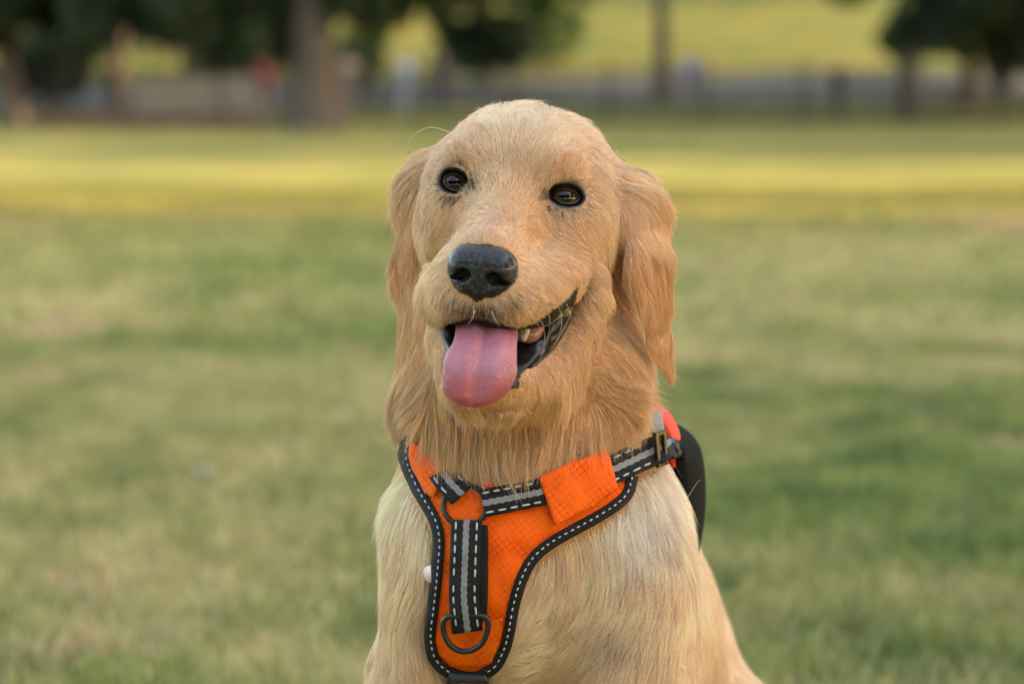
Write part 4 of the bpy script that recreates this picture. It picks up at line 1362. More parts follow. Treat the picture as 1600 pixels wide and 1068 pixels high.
w_s = web([(946, 738), (975, 724), (1016, 705)], 22.5, 9.5, ext=ext)

# --- rings and buckles
def ring(name, pts, lift, r, mat, label=None):
    pts = np.asarray(pts, float)
    c = catmull(np.vstack([pts, pts[:1]]), 6)[:-1]
    P, N = carrier_hit(c[:, 0], c[:, 1], lift(c[:, 0], c[:, 1]) if callable(lift) else np.full(len(c), lift))
    n = len(P); V, F = [], []
    for i in range(n):
        T = unit(P[(i + 1) % n] - P[i - 1]); B = unit(np.cross(T, N[i])); U = np.cross(B, T)
        for q in range(10):
            a = 2 * math.pi * q / 10
            V.append(P[i] + r * (math.cos(a) * B + math.sin(a) * U))
    for i in range(n):
        for q in range(10):
            F.append((i * 10 + q, ((i + 1) % n) * 10 + q, ((i + 1) % n) * 10 + (q + 1) % 10, i * 10 + (q + 1) % 10))
    o = link_mesh(name, py_mesh(name, hw_(np.array(V)), F), mat, har)
    if label: tag(o, label)
    return o
ring('ring', [(727 + 34 * math.cos(a), 789 + 32 * math.sin(a)) for a in np.linspace(0, 2 * math.pi, 14, endpoint=False)], 6.9, 1.55, PLASTIC, 'black joining ring half hidden under the straps')
dpts = [(700, 962), (728, 960), (757, 962), (762, 972), (760, 986), (750, 1001), (728, 1009), (707, 1002), (696, 986), (694, 971)]
ring('ring', dpts, lambda x, y: 12.5 + 3.0 * np.clip((y - 962) / 45, 0, 1), 1.75, PLASTIC, 'black D-shaped leash ring at the foot of the strap')

def slab(name, corners, thick, mat, hole=0.0, bev=0.0006, parent=None, label=None):
    """plate from 4 C-space corners (clockwise), optional rectangular hole (fraction of frame)"""
    c = [np.asarray(q, float) for q in corners]
    n = unit(np.cross(c[1] - c[0], c[3] - c[0]))
    bm = bmesh.new()
    def q4(f0, f1):
        return [c[0] + (c[1] - c[0]) * fx + (c[3] - c[0]) * fy + (c[2] - c[1] - c[3] + c[0]) * fx * fy for fx, fy in ((f0, f0), (f1, f0), (f1, f1), (f0, f1))]
    mean = sum(c) / 4
    out = [bm.verts.new(hw_(p)) for p in q4(0, 1)]
    if hole:
        sx = hole
        w_ = np.linalg.norm(c[1] - c[0]); h_ = np.linalg.norm(c[3] - c[0])
        fx0, fy0 = sx * min(w_, h_) / w_, sx * min(w_, h_) / h_
        inn = [c[0] + (c[1] - c[0]) * fx + (c[3] - c[0]) * fy for fx, fy in ((fx0, fy0), (1 - fx0, fy0), (1 - fx0, 1 - fy0), (fx0, 1 - fy0))]
        inn = [bm.verts.new(hw_(p)) for p in inn]
        for i in range(4):
            bm.faces.new((out[i], out[(i + 1) % 4], inn[(i + 1) % 4], inn[i]))
    else:
        bm.faces.new(out)
    me = bpy.data.meshes.new(name); bm.to_mesh(me); bm.free()
    o = link_mesh(name, me, mat, parent or har, smooth=False)
    s = o.modifiers.new('thick', 'SOLIDIFY'); s.thickness = thick; s.offset = 0
    if bev:
        b = o.modifiers.new('round', 'BEVEL'); b.width = bev; b.segments = 2
    if label: tag(o, label)
    return o
sl_ = [E0 + np.array(q) for q in ((1.5, 11.5, 1.5), (8.5, 13.5, -4.0), (9.5, -7.5, -4.0), (3.5, -9.5, 1.5))]
slab('slider_buckle', sl_, 0.0030, BRONZE, hole=0.3, label='dark bronze slider buckle on the shoulder strap')
pb, nb_ = carrier_hit(np.array([702.0, 762, 765, 699]), np.array([1054.0, 1057, 1086, 1083]), 10.0)
slab('buckle', [pb[0], pb[1], pb[2], pb[3]], 0.0060, PLASTIC, bev=0.0016, label='black plastic buckle at the lower tip of the harness')

# --- parts on the back, seen past the shoulder
def ribbon3(name, path, half, across, mat, thick, label=None, nv=6, crown=2.0):
    p = catmull(np.array(path, float), 8)
    across = np.array(across, float)
    V, F = [], []
    for i in range(len(p)):
        T = unit(p[min(i + 1, len(p) - 1)] - p[max(i - 1, 0)])
        a = unit(across - T * (across @ T)); n = np.cross(T, a)
        n = n if n[0] > 0 else -n
        h = np.interp(i / (len(p) - 1), np.linspace(0, 1, len(half)), half)
        for j in range(nv + 1):
            v = -1 + 2 * j / nv
            V.append(p[i] + a * v * h + n * crown * (1 - v * v))
    k = nv + 1
    for i in range(len(p) - 1):
        for j in range(nv):
            F.append((i * k + j, i * k + j + 1, (i + 1) * k + j + 1, (i + 1) * k + j))
    me = py_mesh(name, hw_(np.array(V)), F)
    set_uv(me, np.array([(i * 4.0, (j - nv / 2) * 3.0) for i in range(len(p)) for j in range(k)]))
    o = link_mesh(name, me, mat, har)
    s = o.modifiers.new('thick', 'SOLIDIFY'); s.thickness = thick; s.offset = 0
    if label: tag(o, label)
    return o
ribbon3('girth_strap', [C(1024, 686, -96), C(1050, 692, -104), C(1070, 716, -110), C(1077, 765, -116), C(1076, 815, -120), C(1068, 870, -124)], [14, 15, 16, 16, 15, 14], (0.45, 0.1, -0.9), NEO, 0.009, 'thick black padded strap standing off the back', crown=2.5)
ribbon3('back_panel', [C(990, 634, -100), C(1018, 642, -96), C(1038, 656, -94), C(1051, 682, -96), C(1054, 716, -104)], [9, 10, 11, 11, 10], (0.25, 0.25, -0.95), RED, 0.004, 'red orange edge of the back panel behind the neck', crown=2.0)
ribbon3('trim', [C(1006, 640, -84), C(1022, 650, -80), C(1036, 672, -78)], [4, 4, 4], (0.6, -0.5, -0.5), WEB, 0.002, crown=0.6)
ribbon3('strap_end', [C(1022, 642, -66), C(1024, 660, -63), C(1026, 676, -62)], [4.6, 4.6, 4.6], (1, 0, -0.25), GREYTAPE, 0.002, 'pale grey reflective strap end above the slider buckle', crown=0.5)
ribbon3('clip', [C(1040, 690, -78), C(1052, 694, -80), C(1056, 706, -82), C(1046, 712, -78)], [4, 5, 5, 4], (0.2, 0.2, -0.95), PLASTIC, 0.004, crown=0.5)

ribbon3('webbing', [(pb[2] + pb[3]) / 2 + np.array([0, 2.0, -1.5]), (pb[2] + pb[3]) / 2 + np.array([1, -6, -8.0]), C(742, 1128, -62), C(760, 1140, -105), C(790, 1150, -150)], [8, 8, 8, 8, 8], (1, 0, 0), WEB, 0.002, crown=0.3)

# --- pale pink tag peeping out behind the left binding
pt, nt = carrier_hit(np.array([674.0]), np.array([896.0]), 6.5)
bm = bmesh.new()
bmesh.ops.create_cone(bm, cap_ends=True, segments=32, radius1=0.0052, radius2=0.0052, depth=0.0012)
bmesh.ops.bevel(bm, geom=[e for e in bm.edges if abs(e.verts[0].co.z - e.verts[1].co.z) < 1e-6], offset=0.0003, segments=2)
me = bpy.data.meshes.new('tag'); bm.to_mesh(me); bm.free()
to = link_mesh('tag', me, Mat('pink_enamel').base((0.80, 0.56, 0.55), 0.4).m, har)
to.matrix_local = Matrix.Translation(Vector(hw_(pt[0]))) @ orient(None, nt[0])
tag(to, 'small round pale pink tag behind the left binding')
# ================================================================== the coat: every hair is a curve rooted in the skin
def wob(P, sc, seed, n=5):
    r = np.random.default_rng(seed)
    o = np.zeros(len(P))
    for _ in range(n):
        k = r.normal(size=3); k = k / np.linalg.norm(k) * sc * r.uniform(0.6, 1.6)
        o += np.sin(P @ k + r.uniform(0, 6.28))
    return o / math.sqrt(n)

# px, py, dx, dy (growth in the picture), length mm, lift deg, sRGB tone
GF = [  # forehead and skull
 (790, 345, 0.0, -1, 5, 14, (205, 160, 112)), (745, 300, -0.35, -1, 5, 12, (205, 160, 112)), (840, 300, 0.35, -1, 5, 12, (205, 160, 112)),
 (790, 250, 0.0, -1, 6, 14, (212, 172, 128)), (740, 225, -0.4, -0.9, 6, 14, (206, 162, 115)), (860, 225, 0.4, -0.9, 6, 14, (214, 178, 138)),
 (825, 180, 0.05, -1, 8, 20, (216, 182, 142)), (760, 185, -0.45, -0.8, 8, 20, (212, 174, 130)), (900, 200, 0.7, -0.6, 8, 18, (216, 182, 142)),
 (690, 235, -0.9, -0.2, 9, 18, (212, 172, 128)), (940, 245, 0.95, 0.1, 9, 16, (216, 182, 142)), (715, 250, -0.5, -0.8, 5, 14, (196, 140, 82)),
 (890, 268, 0.35, -0.9, 5, 16, (196, 140, 82)), (925, 300, 0.9, 0.35, 6, 12, (212, 170, 122)), (950, 330, 0.75, 0.7, 9, 14, (212, 172, 126)),
 (668, 290, -0.6, 0.8, 6, 12, (205, 155, 100)), (660, 330, -0.3, 1, 7, 12, (208, 160, 108)),
 # around the eyes, bridge
 (700, 325, -0.6, 0.75, 5, 10, (200, 148, 90)), (735, 335, -0.5, 0.8, 5, 10, (206, 158, 104)), (690, 365, -0.75, 0.6, 5, 10, (208, 160, 106)),
 (850, 345, 0.5, 0.85, 5, 10, (206, 160, 108)), (890, 350, 0.7, 0.75, 5, 10, (202, 152, 98)), (930, 345, 0.8, 0.7, 7, 12, (208, 162, 110)),
 (755, 362, -0.05, -1, 4.2, 12, (204, 166, 128)), (720, 370, -0.75, -0.5, 4.2, 10, (208, 166, 118)), (790, 368, 0.6, -0.6, 4.2, 10, (210, 168, 120)),
 (685, 400, -0.95, 0.2, 4.5, 9, (212, 166, 112)), (822, 400, 0.95, 0.05, 4.8, 9, (208, 162, 110)), (860, 395, 0.9, 0.45, 5.5, 9, (206, 158, 104)), (895, 390, 0.85, 0.5, 6, 10, (208, 160, 106)),
 # muzzle
 (680, 440, -0.8, 0.55, 4.8, 10, (214, 170, 118)), (690, 475, -0.45, 0.9, 5, 12, (212, 168, 116)), (720, 488, -0.25, 1, 5.5, 16, (168, 128, 90)), (752, 486, 0.0, 1, 5.5, 16, (150, 112, 80)),
 (785, 486, 0.3, 1, 5.5, 14, (176, 136, 96)), (820, 470, 0.7, 0.75, 5, 12, (210, 166, 116)), (820, 440, 0.9, 0.4, 4.8, 9, (214, 170, 120)), (855, 445, 0.9, 0.5, 5.5, 10, (208, 162, 110)),
 (850, 478, 0.8, 0.6, 6, 12, (202, 154, 100)), (885, 430, 0.9, 0.45, 6, 12, (200, 152, 98)), (800, 497, 0.3, 1, 6, 14, (196, 150, 100)),
 # cheek, smile fold, jaw
 (660, 400, -0.4, 0.9, 6, 12, (212, 166, 112)), (655, 440, -0.3, 1, 7, 12, (208, 158, 104)), (668, 480, -0.1, 1, 6, 12, (204, 152, 96)),
 (925, 400, 0.8, 0.6, 7, 13, (210, 164, 110)), (945, 385, 0.5, 1, 10, 14, (210, 162, 108)), (935, 445, 0.7, 0.8, 5.5, 14, (214, 172, 120)), (925, 490, 0.65, 0.8, 6, 14, (212, 168, 114)),
 (900, 530, 0.5, 0.9, 5.5, 14, (206, 158, 104)), (865, 570, 0.3, 1, 5.5, 14, (202, 152, 98)), (825, 600, 0.1, 1, 6, 14, (200, 150, 98)), (770, 615, 0, 1, 10, 12, (190, 142, 92)),
 (690, 545, -0.3, 1, 6, 12, (200, 148, 92)), (955, 440, 0.5, 1, 11, 16, (206, 156, 102)), (960, 490, 0.5, 1, 13, 18, (204, 154, 100)),
 # neck and ruff
 (980, 520, 0.5, 1, 20, 20, (208, 160, 108)), (940, 550, 0.85, 0.5, 28, 18, (206, 158, 104)), (985, 575, 0.85, 0.6, 20, 18, (210, 166, 116)), (900, 585, 0.7, 0.75, 30, 18, (200, 150, 96)),
 (950, 610, 0.95, 0.2, 30, 18, (204, 156, 102)), (880, 630, 0.35, 1, 34, 18, (202, 154, 102)), (940, 655, 0.6, 0.9, 30, 18, (206, 160, 110)), (990, 640, 0.85, 0.6, 24, 18, (208, 166, 120)),
 (830, 640, 0.08, 1, 36, 18, (204, 158, 108)), (780, 650, -0.05, 1, 36, 18, (202, 156, 106)), (725, 650, -0.15, 1, 36, 18, (202, 152, 100)), (680, 640, -0.3, 1, 34, 20, (198, 144, 88)),
 (640, 620, -0.4, 1, 21, 18, (200, 146, 90)), (625, 585, -0.6, 0.9, 15, 18, (206, 154, 98)), (640, 660, -0.5, 0.9, 28, 20, (204, 156, 106)), (690, 690, -0.12, 1, 34, 18, (206, 164, 118)),
 (760, 700, 0.0, 1, 36, 18, (208, 170, 128)), (830, 700, 0.1, 1, 36, 18, (206, 166, 122)), (900, 690, 0.3, 1, 28, 18, (206, 164, 118)),
 # chest and shoulders
 (1030, 750, -0.05, 1, 20, 12, (232, 212, 186)), (1000, 790, -0.3, 1, 20, 12, (236, 220, 198)), (960, 850, -0.45, 1, 20, 12, (226, 196, 156)), (890, 880, -0.35, 1, 20, 14, (218, 182, 138)),
 (850, 950, -0.6, 0.8, 20, 14, (220, 186, 144)), (840, 1010, -1, -0.15, 22, 18, (224, 194, 154)), (920, 960, -0.3, 1, 18, 12, (216, 178, 130)), (1000, 930, -0.1, 1, 17, 11, (216, 176, 126)),
 (900, 1040, -0.7, 0.7, 18, 13, (210, 168, 118)), (1000, 1040, -0.2, 1, 17, 12, (210, 168, 118)), (1075, 850, 0.1, 1, 18, 12, (226, 194, 152)), (1110, 930, 0.12, 1, 18, 12, (222, 190, 148)),
 (1150, 1020, 0.15, 1, 18, 12, (220, 188, 150)), (1080, 1000, 0.0, 1, 17, 12, (216, 178, 130)),
 (612, 765, -1, 0.1, 19, 22, (212, 176, 130)), (640, 790, -0.5, 0.9, 18, 16, (218, 184, 140)), (610, 830, -0.2, 1, 17, 12, (216, 178, 130)), (640, 900, 0.05, 1, 17, 12, (216, 178, 128)),
 (600, 950, -0.05, 1, 16, 11, (214, 174, 124)), (650, 1000, 0.25, 0.9, 17, 12, (212, 172, 122)), (590, 1040, 0.0, 1, 16, 11, (208, 166, 116)), (640, 1060, 0.1, 1, 16, 12, (204, 160, 110)),
 (720, 1100, 0, 1, 20, 14, (210, 168, 118)), (800, 1100, -0.2, 1, 20, 14, (210, 168, 118)), (950, 1200, 0, 1, 14, 11, (210, 168, 118)), (620, 1200, 0, 1, 14, 11, (210, 168, 118)),
 (950, 1600, 0, 1, 8, 11, (214, 176, 128)), (640, 1600, 0, 1, 8, 11, (214, 176, 128)), (1150, 1300, 0.1, 1, 18, 11, (212, 172, 122)), (1060, 780, 0.1, 1, 18, 12, (228, 202, 168)),
]
GL = [(660, 262, -0.9, 0.25, 14, 18, (214, 176, 130)), (640, 285, -0.8, 0.6, 14, 18, (212, 172, 124)), (625, 340, -0.45, 0.95, 14, 15, (204, 150, 92)), (615, 400, -0.35, 0.9, 14, 16, (204, 148, 90)), (640, 400, 0.0, 1, 12, 12, (198, 140, 82)),
 (630, 460, 0.1, 1, 16, 12, (202, 146, 88)), (660, 470, 0.25, 1, 16, 12, (198, 140, 82)), (640, 520, 0.05, 1, 20, 12, (204, 150, 92)), (670, 550, 0.3, 1, 24, 12, (200, 144, 86)), (640, 570, -0.05, 1, 22, 14, (204, 150, 94))]
GR = [(975, 285, 0.9, 0.3, 14, 16, (222, 188, 150)), (1005, 290, 0.9, 0.55, 14, 18, (218, 182, 140)), (1030, 310, 0.6, 0.9, 12, 18, (210, 162, 108)), (990, 330, 0.35, 1, 13, 14, (216, 178, 136)), (1015, 350, 0.45, 1, 14, 12, (212, 168, 116)),
 (1042, 390, 0.3, 1, 10, 14, (200, 142, 84)), (1010, 420, 0.3, 1, 14, 10, (204, 152, 98)), (1040, 460, 0.0, 1, 9, 10, (198, 138, 80)), (1015, 480, 0.2, 1, 10, 8, (206, 156, 106)), (1025, 530, 0.3, 1, 8, 8, (204, 154, 104)), (1045, 575, 0.5, 1, 7, 8, (200, 148, 96)),
 (978, 350, 0.15, 1, 12, 16, (206, 160, 112))]

def guide_eval(G, px, py, soft):
    G_ = np.array([[g[0], g[1], g[2], g[3], g[4], g[5], *lin(*g[6])] for g in G])
    out = np.zeros((len(px), 7))
    CH = 20000
    for i in range(0, len(px), CH):
        dx = px[i:i + CH, None] - G_[None, :, 0]; dy = py[i:i + CH, None] - G_[None, :, 1]
        w = 1.0 / (dx * dx + dy * dy + soft * soft) ** 2
        w /= w.sum(1, keepdims=True)
        out[i:i + CH] = w @ G_[:, 2:]
    return out

N_HAIR = 430000
tri = np.vstack([BF[:, [0, 1, 2]], BF[:, [0, 2, 3]]])
A_, B_, C_ = BV[tri[:, 0]], BV[tri[:, 1]], BV[tri[:, 2]]
fn_ = np.cross(B_ - A_, C_ - A_)
area = 0.5 * np.linalg.norm(fn_, axis=1)
cen = (A_ + B_ + C_) / 3
fnn = fn_ / (np.linalg.norm(fn_, axis=1, keepdims=True) + 1e-12)
view = np.array([0, 0, 1000 * D0]) - cen
view /= np.linalg.norm(view, axis=1, keepdims=True)
facing = (fnn * view).sum(1)
tpx, tpy = c2p(cen)
treg = BREG[tri[:, 0]]
dens = np.where(facing > -0.25, 1.0, 0.14)
dens = np.where(tpy > 1100, np.clip(1 - (tpy - 1100) / 160, 0.09, 1) * dens, dens)
face_like = np.isin(treg, [REG.index(q) for q in ('head', 'muzzle', 'jaw', 'ear_l', 'ear_r')])
dens = dens * np.where(face_like, 1.7, 1.0)
dens = dens * np.where(treg == REG.index('neck'), 1.25, 1.0) * np.where((tpy > 640) & (tpy < 745) & np.isin(treg, [REG.index('neck'), REG.index('chest')]), 2.6, 1.0)
dens[np.isin(treg, [REG.index('mouth'), REG.index('eye')])] = 0
dens[in_poly(tpx, tpy, MOUTH_POLY) & (cen[:, 2] > -5) & (facing > -0.2)] = 0
for e in EYES:
    dens[np.linalg.norm((cen - e) * np.array([0.95, 1.12, 0.7]), axis=1) < 7.4] = 0
nd_ = sdf_points([p for p in NP if not p.sub], cen)
dens[nd_ < 0.2] = 0
under = in_poly(tpx, tpy, H_POLY) & (facing > 0) & np.isin(treg, [REG.index(q) for q in ('body', 'chest', 'neck', 'leg')])
edge_ = np.zeros(len(tpx))
under_strap = in_poly(tpx, tpy, H_STRAP) & (facing > -0.1)
dens[under | under_strap] = 0
pw = area * dens
cum = np.cumsum(pw); cum /= cum[-1]
pick = np.searchsorted(cum, rng.random(N_HAIR))
u1, u2 = rng.random(N_HAIR), rng.random(N_HAIR)
fl = u1 + u2 > 1
u1[fl], u2[fl] = 1 - u1[fl], 1 - u2[fl]
RP = A_[pick] + u1[:, None] * (B_[pick] - A_[pick]) + u2[:, None] * (C_[pick] - A_[pick])
# smooth vertex normals
VN = np.zeros_like(BV)
for i in range(3):
    np.add.at(VN, tri[:, i], fn_)
VN /= np.linalg.norm(VN, axis=1, keepdims=True) + 1e-12
RN = VN[tri[pick, 0]] * (1 - u1 - u2)[:, None] + VN[tri[pick, 1]] * u1[:, None] + VN[tri[pick, 2]] * u2[:, None]
RN /= np.linalg.norm(RN, axis=1, keepdims=True)
RR = BREG[tri[pick, 0]]
hx, hy = c2p(RP)
g = guide_eval(GF, hx, hy, 9.0)
for nm, G in (('ear_l', GL), ('ear_r', GR)):
    q = RR == REG.index(nm)
    g[q] = guide_eval(G, hx[q], hy[q], 8.0)
DIR = np.stack([g[:, 0], -g[:, 1], np.zeros(N_HAIR)], 1)
LEN, LIFT, TONE = g[:, 2].copy(), np.radians(g[:, 3]), g[:, 4:7].copy()
for ei, e in enumerate(EYES):
    de = np.linalg.norm(RP - e, axis=1)
    LEN *= np.clip((de - 5.5) / 13, 0.30, 1)
    # hairs bend round the eye instead of across it
    away = np.stack([RP[:, 0] - e[0], RP[:, 1] - e[1]], 1); away /= np.linalg.norm(away, axis=1, keepdims=True) + 1e-9
    f_ = (np.clip((17 - de) / 9, 0, 1) * 0.9)[:, None]
    DIR[:, :2] = DIR[:, :2] * (1 - f_) + away * f_
LIFT = np.where((hy > 640) & (RR == REG.index('neck')), LIFT * 1.7, LIFT)
LEN = np.where((hy > 760) & (LEN > 13), LEN * 0.85, LEN)
LEN = np.where((LEN < 8), LEN * 1.2, LEN)
chin = (RR == REG.index('jaw')) & (hy > 592)
LEN = np.where(chin, LEN * 0.6, LEN); LIFT = np.where(chin, LIFT * 0.4, LIFT)
# the ruff ends in uneven tufts over the harness
hem = np.interp(hx, [640, 690, 740, 765, 790, 815, 840, 880, 940, 1000], [680, 718, 756, 744, 748, 770, 750, 732, 714, 688]) + 7 * np.sin(hx * 0.13) + 5 * np.sin(hx * 0.31 + 1)
ruff = np.isin(RR, [REG.index('neck'), REG.index('chest')]) & (hy < 745)
LEN = np.where(ruff, np.minimum(LEN * 1.15, np.clip((hem - hy) * 0.385, 9, 99)), LEN)
# short round the lips
mp_ = np.array(MOUTH_POLY + MOUTH_POLY[:1], float)
dm = np.full(len(hx), 1e9)
for a_, b_ in zip(mp_[:-1], mp_[1:]):
    ab = b_ - a_; t_ = np.clip(((hx - a_[0]) * ab[0] + (hy - a_[1]) * ab[1]) / (ab @ ab), 0, 1)
    dm = np.minimum(dm, np.hypot(hx - a_[0] - t_ * ab[0], hy - a_[1] - t_ * ab[1]))
mz = np.isin(RR, [REG.index('muzzle'), REG.index('jaw'), REG.index('head')])
LEN = np.where(mz, LEN * np.clip(0.35 + dm / 26, 0, 1), LEN)
upper = np.clip((hy - 735) / 40, 0, 1) * np.isin(RR, [REG.index(q) for q in ('body', 'chest', 'leg')])       # chest and shoulders are creamier
facep = np.isin(RR, [REG.index(q) for q in ('head', 'muzzle', 'jaw')]) * 1.0
TONE = TONE ** (0.50 - 0.10 * upper - 0.04 * facep)[:, None] * np.array([1.08, 0.957, 0.87])
TONE = np.where(np.isin(RR, [REG.index('ear_l'), REG.index('ear_r')])[:, None], TONE * np.array([0.97, 0.92, 0.83]), TONE)
blaze = (np.exp(-(((hx - 1010) / 48) ** 2 + ((hy - 800) / 75) ** 2)) * 0.75 * (RP[:, 2] > -190) * np.isin(RR, [REG.index('body'), REG.index('chest'), REG.index('leg')]))[:, None]
TONE = TONE * (1 - blaze) + np.array([0.97, 0.91, 0.84]) * blaze
# flow swirls
is_long = np.clip((LEN - 8) / 16, 0, 1)
is_long = np.where(ruff & (hy > 640), np.maximum(is_long, 0.8), is_long)
sw = (0.10 + 0.36 * is_long) * wob(RP, 0.05, 3) + (0.06 + 0.22 * is_long) * wob(RP, 0.15, 4) + rng.normal(0, 0.09, N_HAIR) + rng.normal(0, 0.35, N_HAIR) * (rng.random(N_HAIR) < 0.06)
cs, sn = np.cos(sw), np.sin(sw)
DIR = np.stack([DIR[:, 0] * cs - DIR[:, 1] * sn, DIR[:, 0] * sn + DIR[:, 1] * cs, DIR[:, 2]], 1)
T = DIR - RN * (DIR * RN).sum(1, keepdims=True)
tl = np.linalg.norm(T, axis=1, keepdims=True)
down = np.array([0, -1.0, 0]) - RN * (RN @ np.array([0, -1.0, 0]))[:, None]
T = np.where(tl > 0.12, T, T + 0.3 * down)
T /= np.linalg.norm(T, axis=1, keepdims=True) + 1e-9
LEN *= np.exp(rng.normal(0, 0.18, N_HAIR)) * (1 + 0.18 * wob(RP, 0.12, 9))
LIFT = LIFT * (1 + 0.45 * rng.normal(size=N_HAIR)) + 0.10 * is_long * wob(RP, 0.10, 11)
LIFT = np.clip(LIFT, 0.06, 0.9)
K = 7
S = np.linspace(0, 1, K)[None, :, None]
grav = (0.05 + 0.12 * is_long)[:, None, None]
GV = -AX_U[None, None, :] * 0
GV = np.array([0, -1.0, 0])[None, None, :]
side = np.cross(RN, T)
curl = (rng.normal(0, 0.10, N_HAIR) + 0.20 * is_long * wob(RP, 0.07, 21))[:, None, None]
PTS = RP[:, None, :] + LEN[:, None, None] * (T[:, None, :] * S * np.cos(LIFT)[:, None, None] + RN[:, None, :] * np.sin(LIFT)[:, None, None] * (S - 0.45 * S ** 2)
      + GV * grav * S ** 2 + side[:, None, :] * curl * S ** 2)
wv_a = (0.035 * is_long * (1 + 0.5 * wob(RP, 0.05, 23)))[:, None, None] * LEN[:, None, None]
wv_p = (2.2 * wob(RP, 0.09, 24))[:, None, None]
PTS += side[:, None, :] * wv_a * (np.sin(5.5 * S + wv_p) - np.sin(wv_p))
PTS[:, :, :] -= 0.3 * RN[:, None, :]
# clumping: hairs draw together towards locks, strongly in the long coat
def clump(PTS, every, amt, power, jit):
    n_c = N_HAIR // every
    ids = rng.choice(N_HAIR, n_c, replace=False)
    kd = KDTree(n_c)
    for j, i in enumerate(ids): kd.insert(RP[i], j)
    kd.balance()
    near = np.fromiter((kd.find(p)[1] for p in RP), dtype=np.int64, count=N_HAIR)
    c = ids[near]
    TONE[:] *= np.exp(0.10 * rng.normal(size=n_c)[near] * (0.35 + 0.65 * is_long))[:, None]      # locks differ a little in tone
    same = np.linalg.norm(RP - RP[c], axis=1) < 9
    tgt = PTS[c]
    # scale the lock's spine to this hair's own length
    sc = (LEN / LEN[c])[:, None, None]
    tgt = tgt[:, :1] + (tgt - tgt[:, :1]) * np.clip(sc, 0.7, 1.3)
    f = (amt * same * (1 + jit * rng.normal(size=N_HAIR)))
    f = np.clip(f, 0, 0.95)[:, None, None] * S ** power
    return PTS + f * (tgt - PTS)
PTS = clump(PTS, 24, 0.20 + 0.36 * is_long, 1.1, 0.35)
PTS = clump(PTS, 190, 0.04 + 0.36 * is_long, 1.4, 0.35)
# keep hairs out of the nose and lips, and out of the skin
# tone: pigment varies from hair to hair; dark hairs round the eyes and beneath the nose
TONE *= np.exp(rng.normal(0, 0.15, (N_HAIR, 1)) + 0.07 * wob(RP, 0.10, 31)[:, None]) * np.exp(0.055 * wob(RP, 0.06, 33)[:, None] * np.array([[0.35, 0.8, 1.3]]))
pale = (rng.random(N_HAIR) < 0.14)[:, None]
TONE = np.where(pale, TONE * 0.6 + 0.4 * np.array((0.92, 0.80, 0.64)), TONE)
def darken(cx, cy, rx, ry, amt, col=(64, 48, 40), rot=0.0):
    a = math.radians(rot)
    X, Y = hx - cx, hy - cy
    X, Y = X * math.cos(a) + Y * math.sin(a), -X * math.sin(a) + Y * math.cos(a)
    f = np.exp(-((X / rx) ** 2 + (Y / ry) ** 2)) * amt * (RP[:, 2] > -30)
    m_ = rng.random(N_HAIR) < f * 1.2
    f2 = np.where(m_, np.clip(0.35 + f, 0, 0.92), f * 0.35)[:, None]
    TONE[:] = TONE * (1 - f2) + np.array(lin(*col)) * f2
darken(711, 287, 25, 21, 0.95); darken(736, 293, 13, 15, 0.75); darken(716, 262, 15, 7, 0.6)
darken(884, 310, 29, 18, 0.95); darken(856, 314, 16, 14, 0.8, rot=30); darken(872, 330, 24, 9, 0.45); darken(895, 284, 24, 6, 0.5, rot=20); darken(705, 305, 18, 8, 0.5)
darken(750, 482, 42, 14, 0.75, (72, 54, 42)); darken(706, 464, 15, 18, 0.4, (84, 64, 50)); darken(802, 464, 15, 18, 0.4, (84, 64, 50))
darken(757, 354, 24, 9, 0.16, (110, 90, 78))
darken(742, 498, 60, 4, 0.7, (60, 42, 34))
RAD0 = np.where(LEN < 9, 0.125, 0.095) * np.exp(rng.normal(0, 0.15, N_HAIR))
prof = np.array([0.9, 1.0, 0.97, 0.88, 0.72, 0.48, 0.14])
fur_cu = bpy.data.hair_curves.new('fur')
fur_cu.add_curves([K] * N_HAIR)
fur_cu.attributes['position'].data.foreach_set('vector', dw(PTS.reshape(-1, 3)).astype(np.float32).ravel())
ra_ = fur_cu.attributes.get('radius') or fur_cu.attributes.new('radius', 'FLOAT', 'POINT')
ra_.data.foreach_set('value', ((RAD0[:, None] * prof[None, :]) / 1000).astype(np.float32).ravel())
ca_ = fur_cu.attributes.new('tint', 'FLOAT_COLOR', 'CURVE')
c4 = np.ones((N_HAIR, 4), np.float32); c4[:, :3] = np.clip(TONE, 0, 0.97)
ca_.data.foreach_set('color', c4.ravel())

def hair_mat(name, rough=0.42):
    m = Mat(name)
    at = m.n('ShaderNodeAttribute', attribute_name='tint')
    m.l(at.outputs['Color'], m.b.inputs['Base Color'])
    m.b.inputs['Roughness'].default_value = rough
    m.b.inputs['Specular IOR Level'].default_value = 0.45
    tr = m.n('ShaderNodeBsdfTranslucent'); m.l(at.outputs['Color'], tr.inputs['Color'])
    ms = m.n('ShaderNodeMixShader'); ms.inputs[0].default_value = 0.35
    m.l(m.b.outputs[0], ms.inputs[1]); m.l(tr.outputs[0], ms.inputs[2]); m.l(ms.outputs[0], m.out.inputs['Surface'])
    return m.m
FUR_MAT = hair_mat('golden_fur')
fur_cu.materials.append(FUR_MAT)
fur = bpy.data.objects.new('fur', fur_cu)
COL.objects.link(fur); fur.parent = dog_root
tag(fur, 'soft golden coat, short on the face and long on neck and chest')

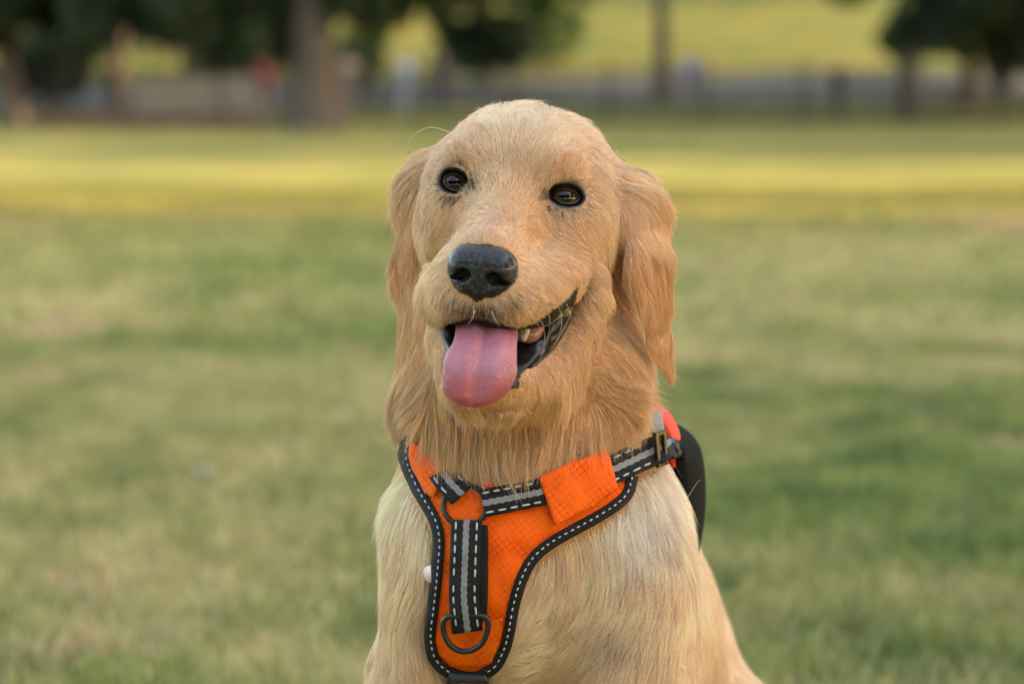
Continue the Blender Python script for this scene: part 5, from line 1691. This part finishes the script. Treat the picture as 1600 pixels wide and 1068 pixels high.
# whiskers and stray long hairs
WH = [[(676, 438, 52), (655, 452, 56), (640, 480, 52), (636, 508, 46)], [(676, 452, 54), (656, 470, 58), (648, 500, 52), (650, 530, 44)], [(680, 462, 58), (664, 485, 60), (660, 530, 50), (672, 572, 40), (690, 596, 36)],
      [(684, 470, 62), (668, 500, 62), (662, 540, 50), (668, 575, 40)], [(672, 440, 46), (652, 444, 52), (634, 458, 46)], [(690, 478, 66), (682, 500, 66), (684, 530, 60), (694, 560, 52)],
      [(850, 462, 52), (872, 478, 56), (877, 510, 52), (862, 548, 44), (838, 578, 40)], [(842, 470, 56), (858, 492, 60), (856, 530, 54), (842, 566, 46)], [(830, 486, 60), (848, 506, 62), (850, 540, 54), (836, 590, 46)],
      [(870, 462, 36), (886, 476, 40), (894, 500, 36)], [(812, 470, 66), (836, 500, 70), (846, 516, 66)], [(742, 484, 84), (738, 498, 88), (728, 508, 86)], [(768, 486, 84), (774, 500, 88), (780, 510, 84)],
      [(705, 207, 0), (672, 199, 12), (644, 214, 14), (627, 247, 10)], [(962, 236, -30), (975, 246, -26), (986, 262, -26)], [(972, 444, -10), (992, 480, -6), (1008, 515, -8)], [(1052, 815, -60), (1085, 760, -66), (1096, 748, -68)]]
wp, wr = [], []
for q in WH:
    cp = catmull(np.array([C(*a) for a in q]), 8)
    tt = np.linspace(0, 1, 15)
    ii = tt * (len(cp) - 1)
    cp = np.stack([np.interp(ii, np.arange(len(cp)), cp[:, j]) for j in range(3)], 1)
    wp.append(cp); wr.append(0.17 * (1 - 0.75 * tt))
wcu = bpy.data.hair_curves.new('whiskers')
wcu.add_curves([15] * len(wp))
wcu.attributes['position'].data.foreach_set('vector', dw(np.vstack(wp)).astype(np.float32).ravel())
ra_ = wcu.attributes.get('radius') or wcu.attributes.new('radius', 'FLOAT', 'POINT')
ra_.data.foreach_set('value', (np.concatenate(wr) / 1000).astype(np.float32))
ca_ = wcu.attributes.new('tint', 'FLOAT_COLOR', 'CURVE')
ca_.data.foreach_set('color', np.tile(np.array([0.72, 0.58, 0.40, 1], np.float32), len(wp)))
wcu.materials.append(hair_mat('whisker_hair', 0.3))
wo = bpy.data.objects.new('whiskers', wcu)
COL.objects.link(wo); wo.parent = dog_root
print('fur done')
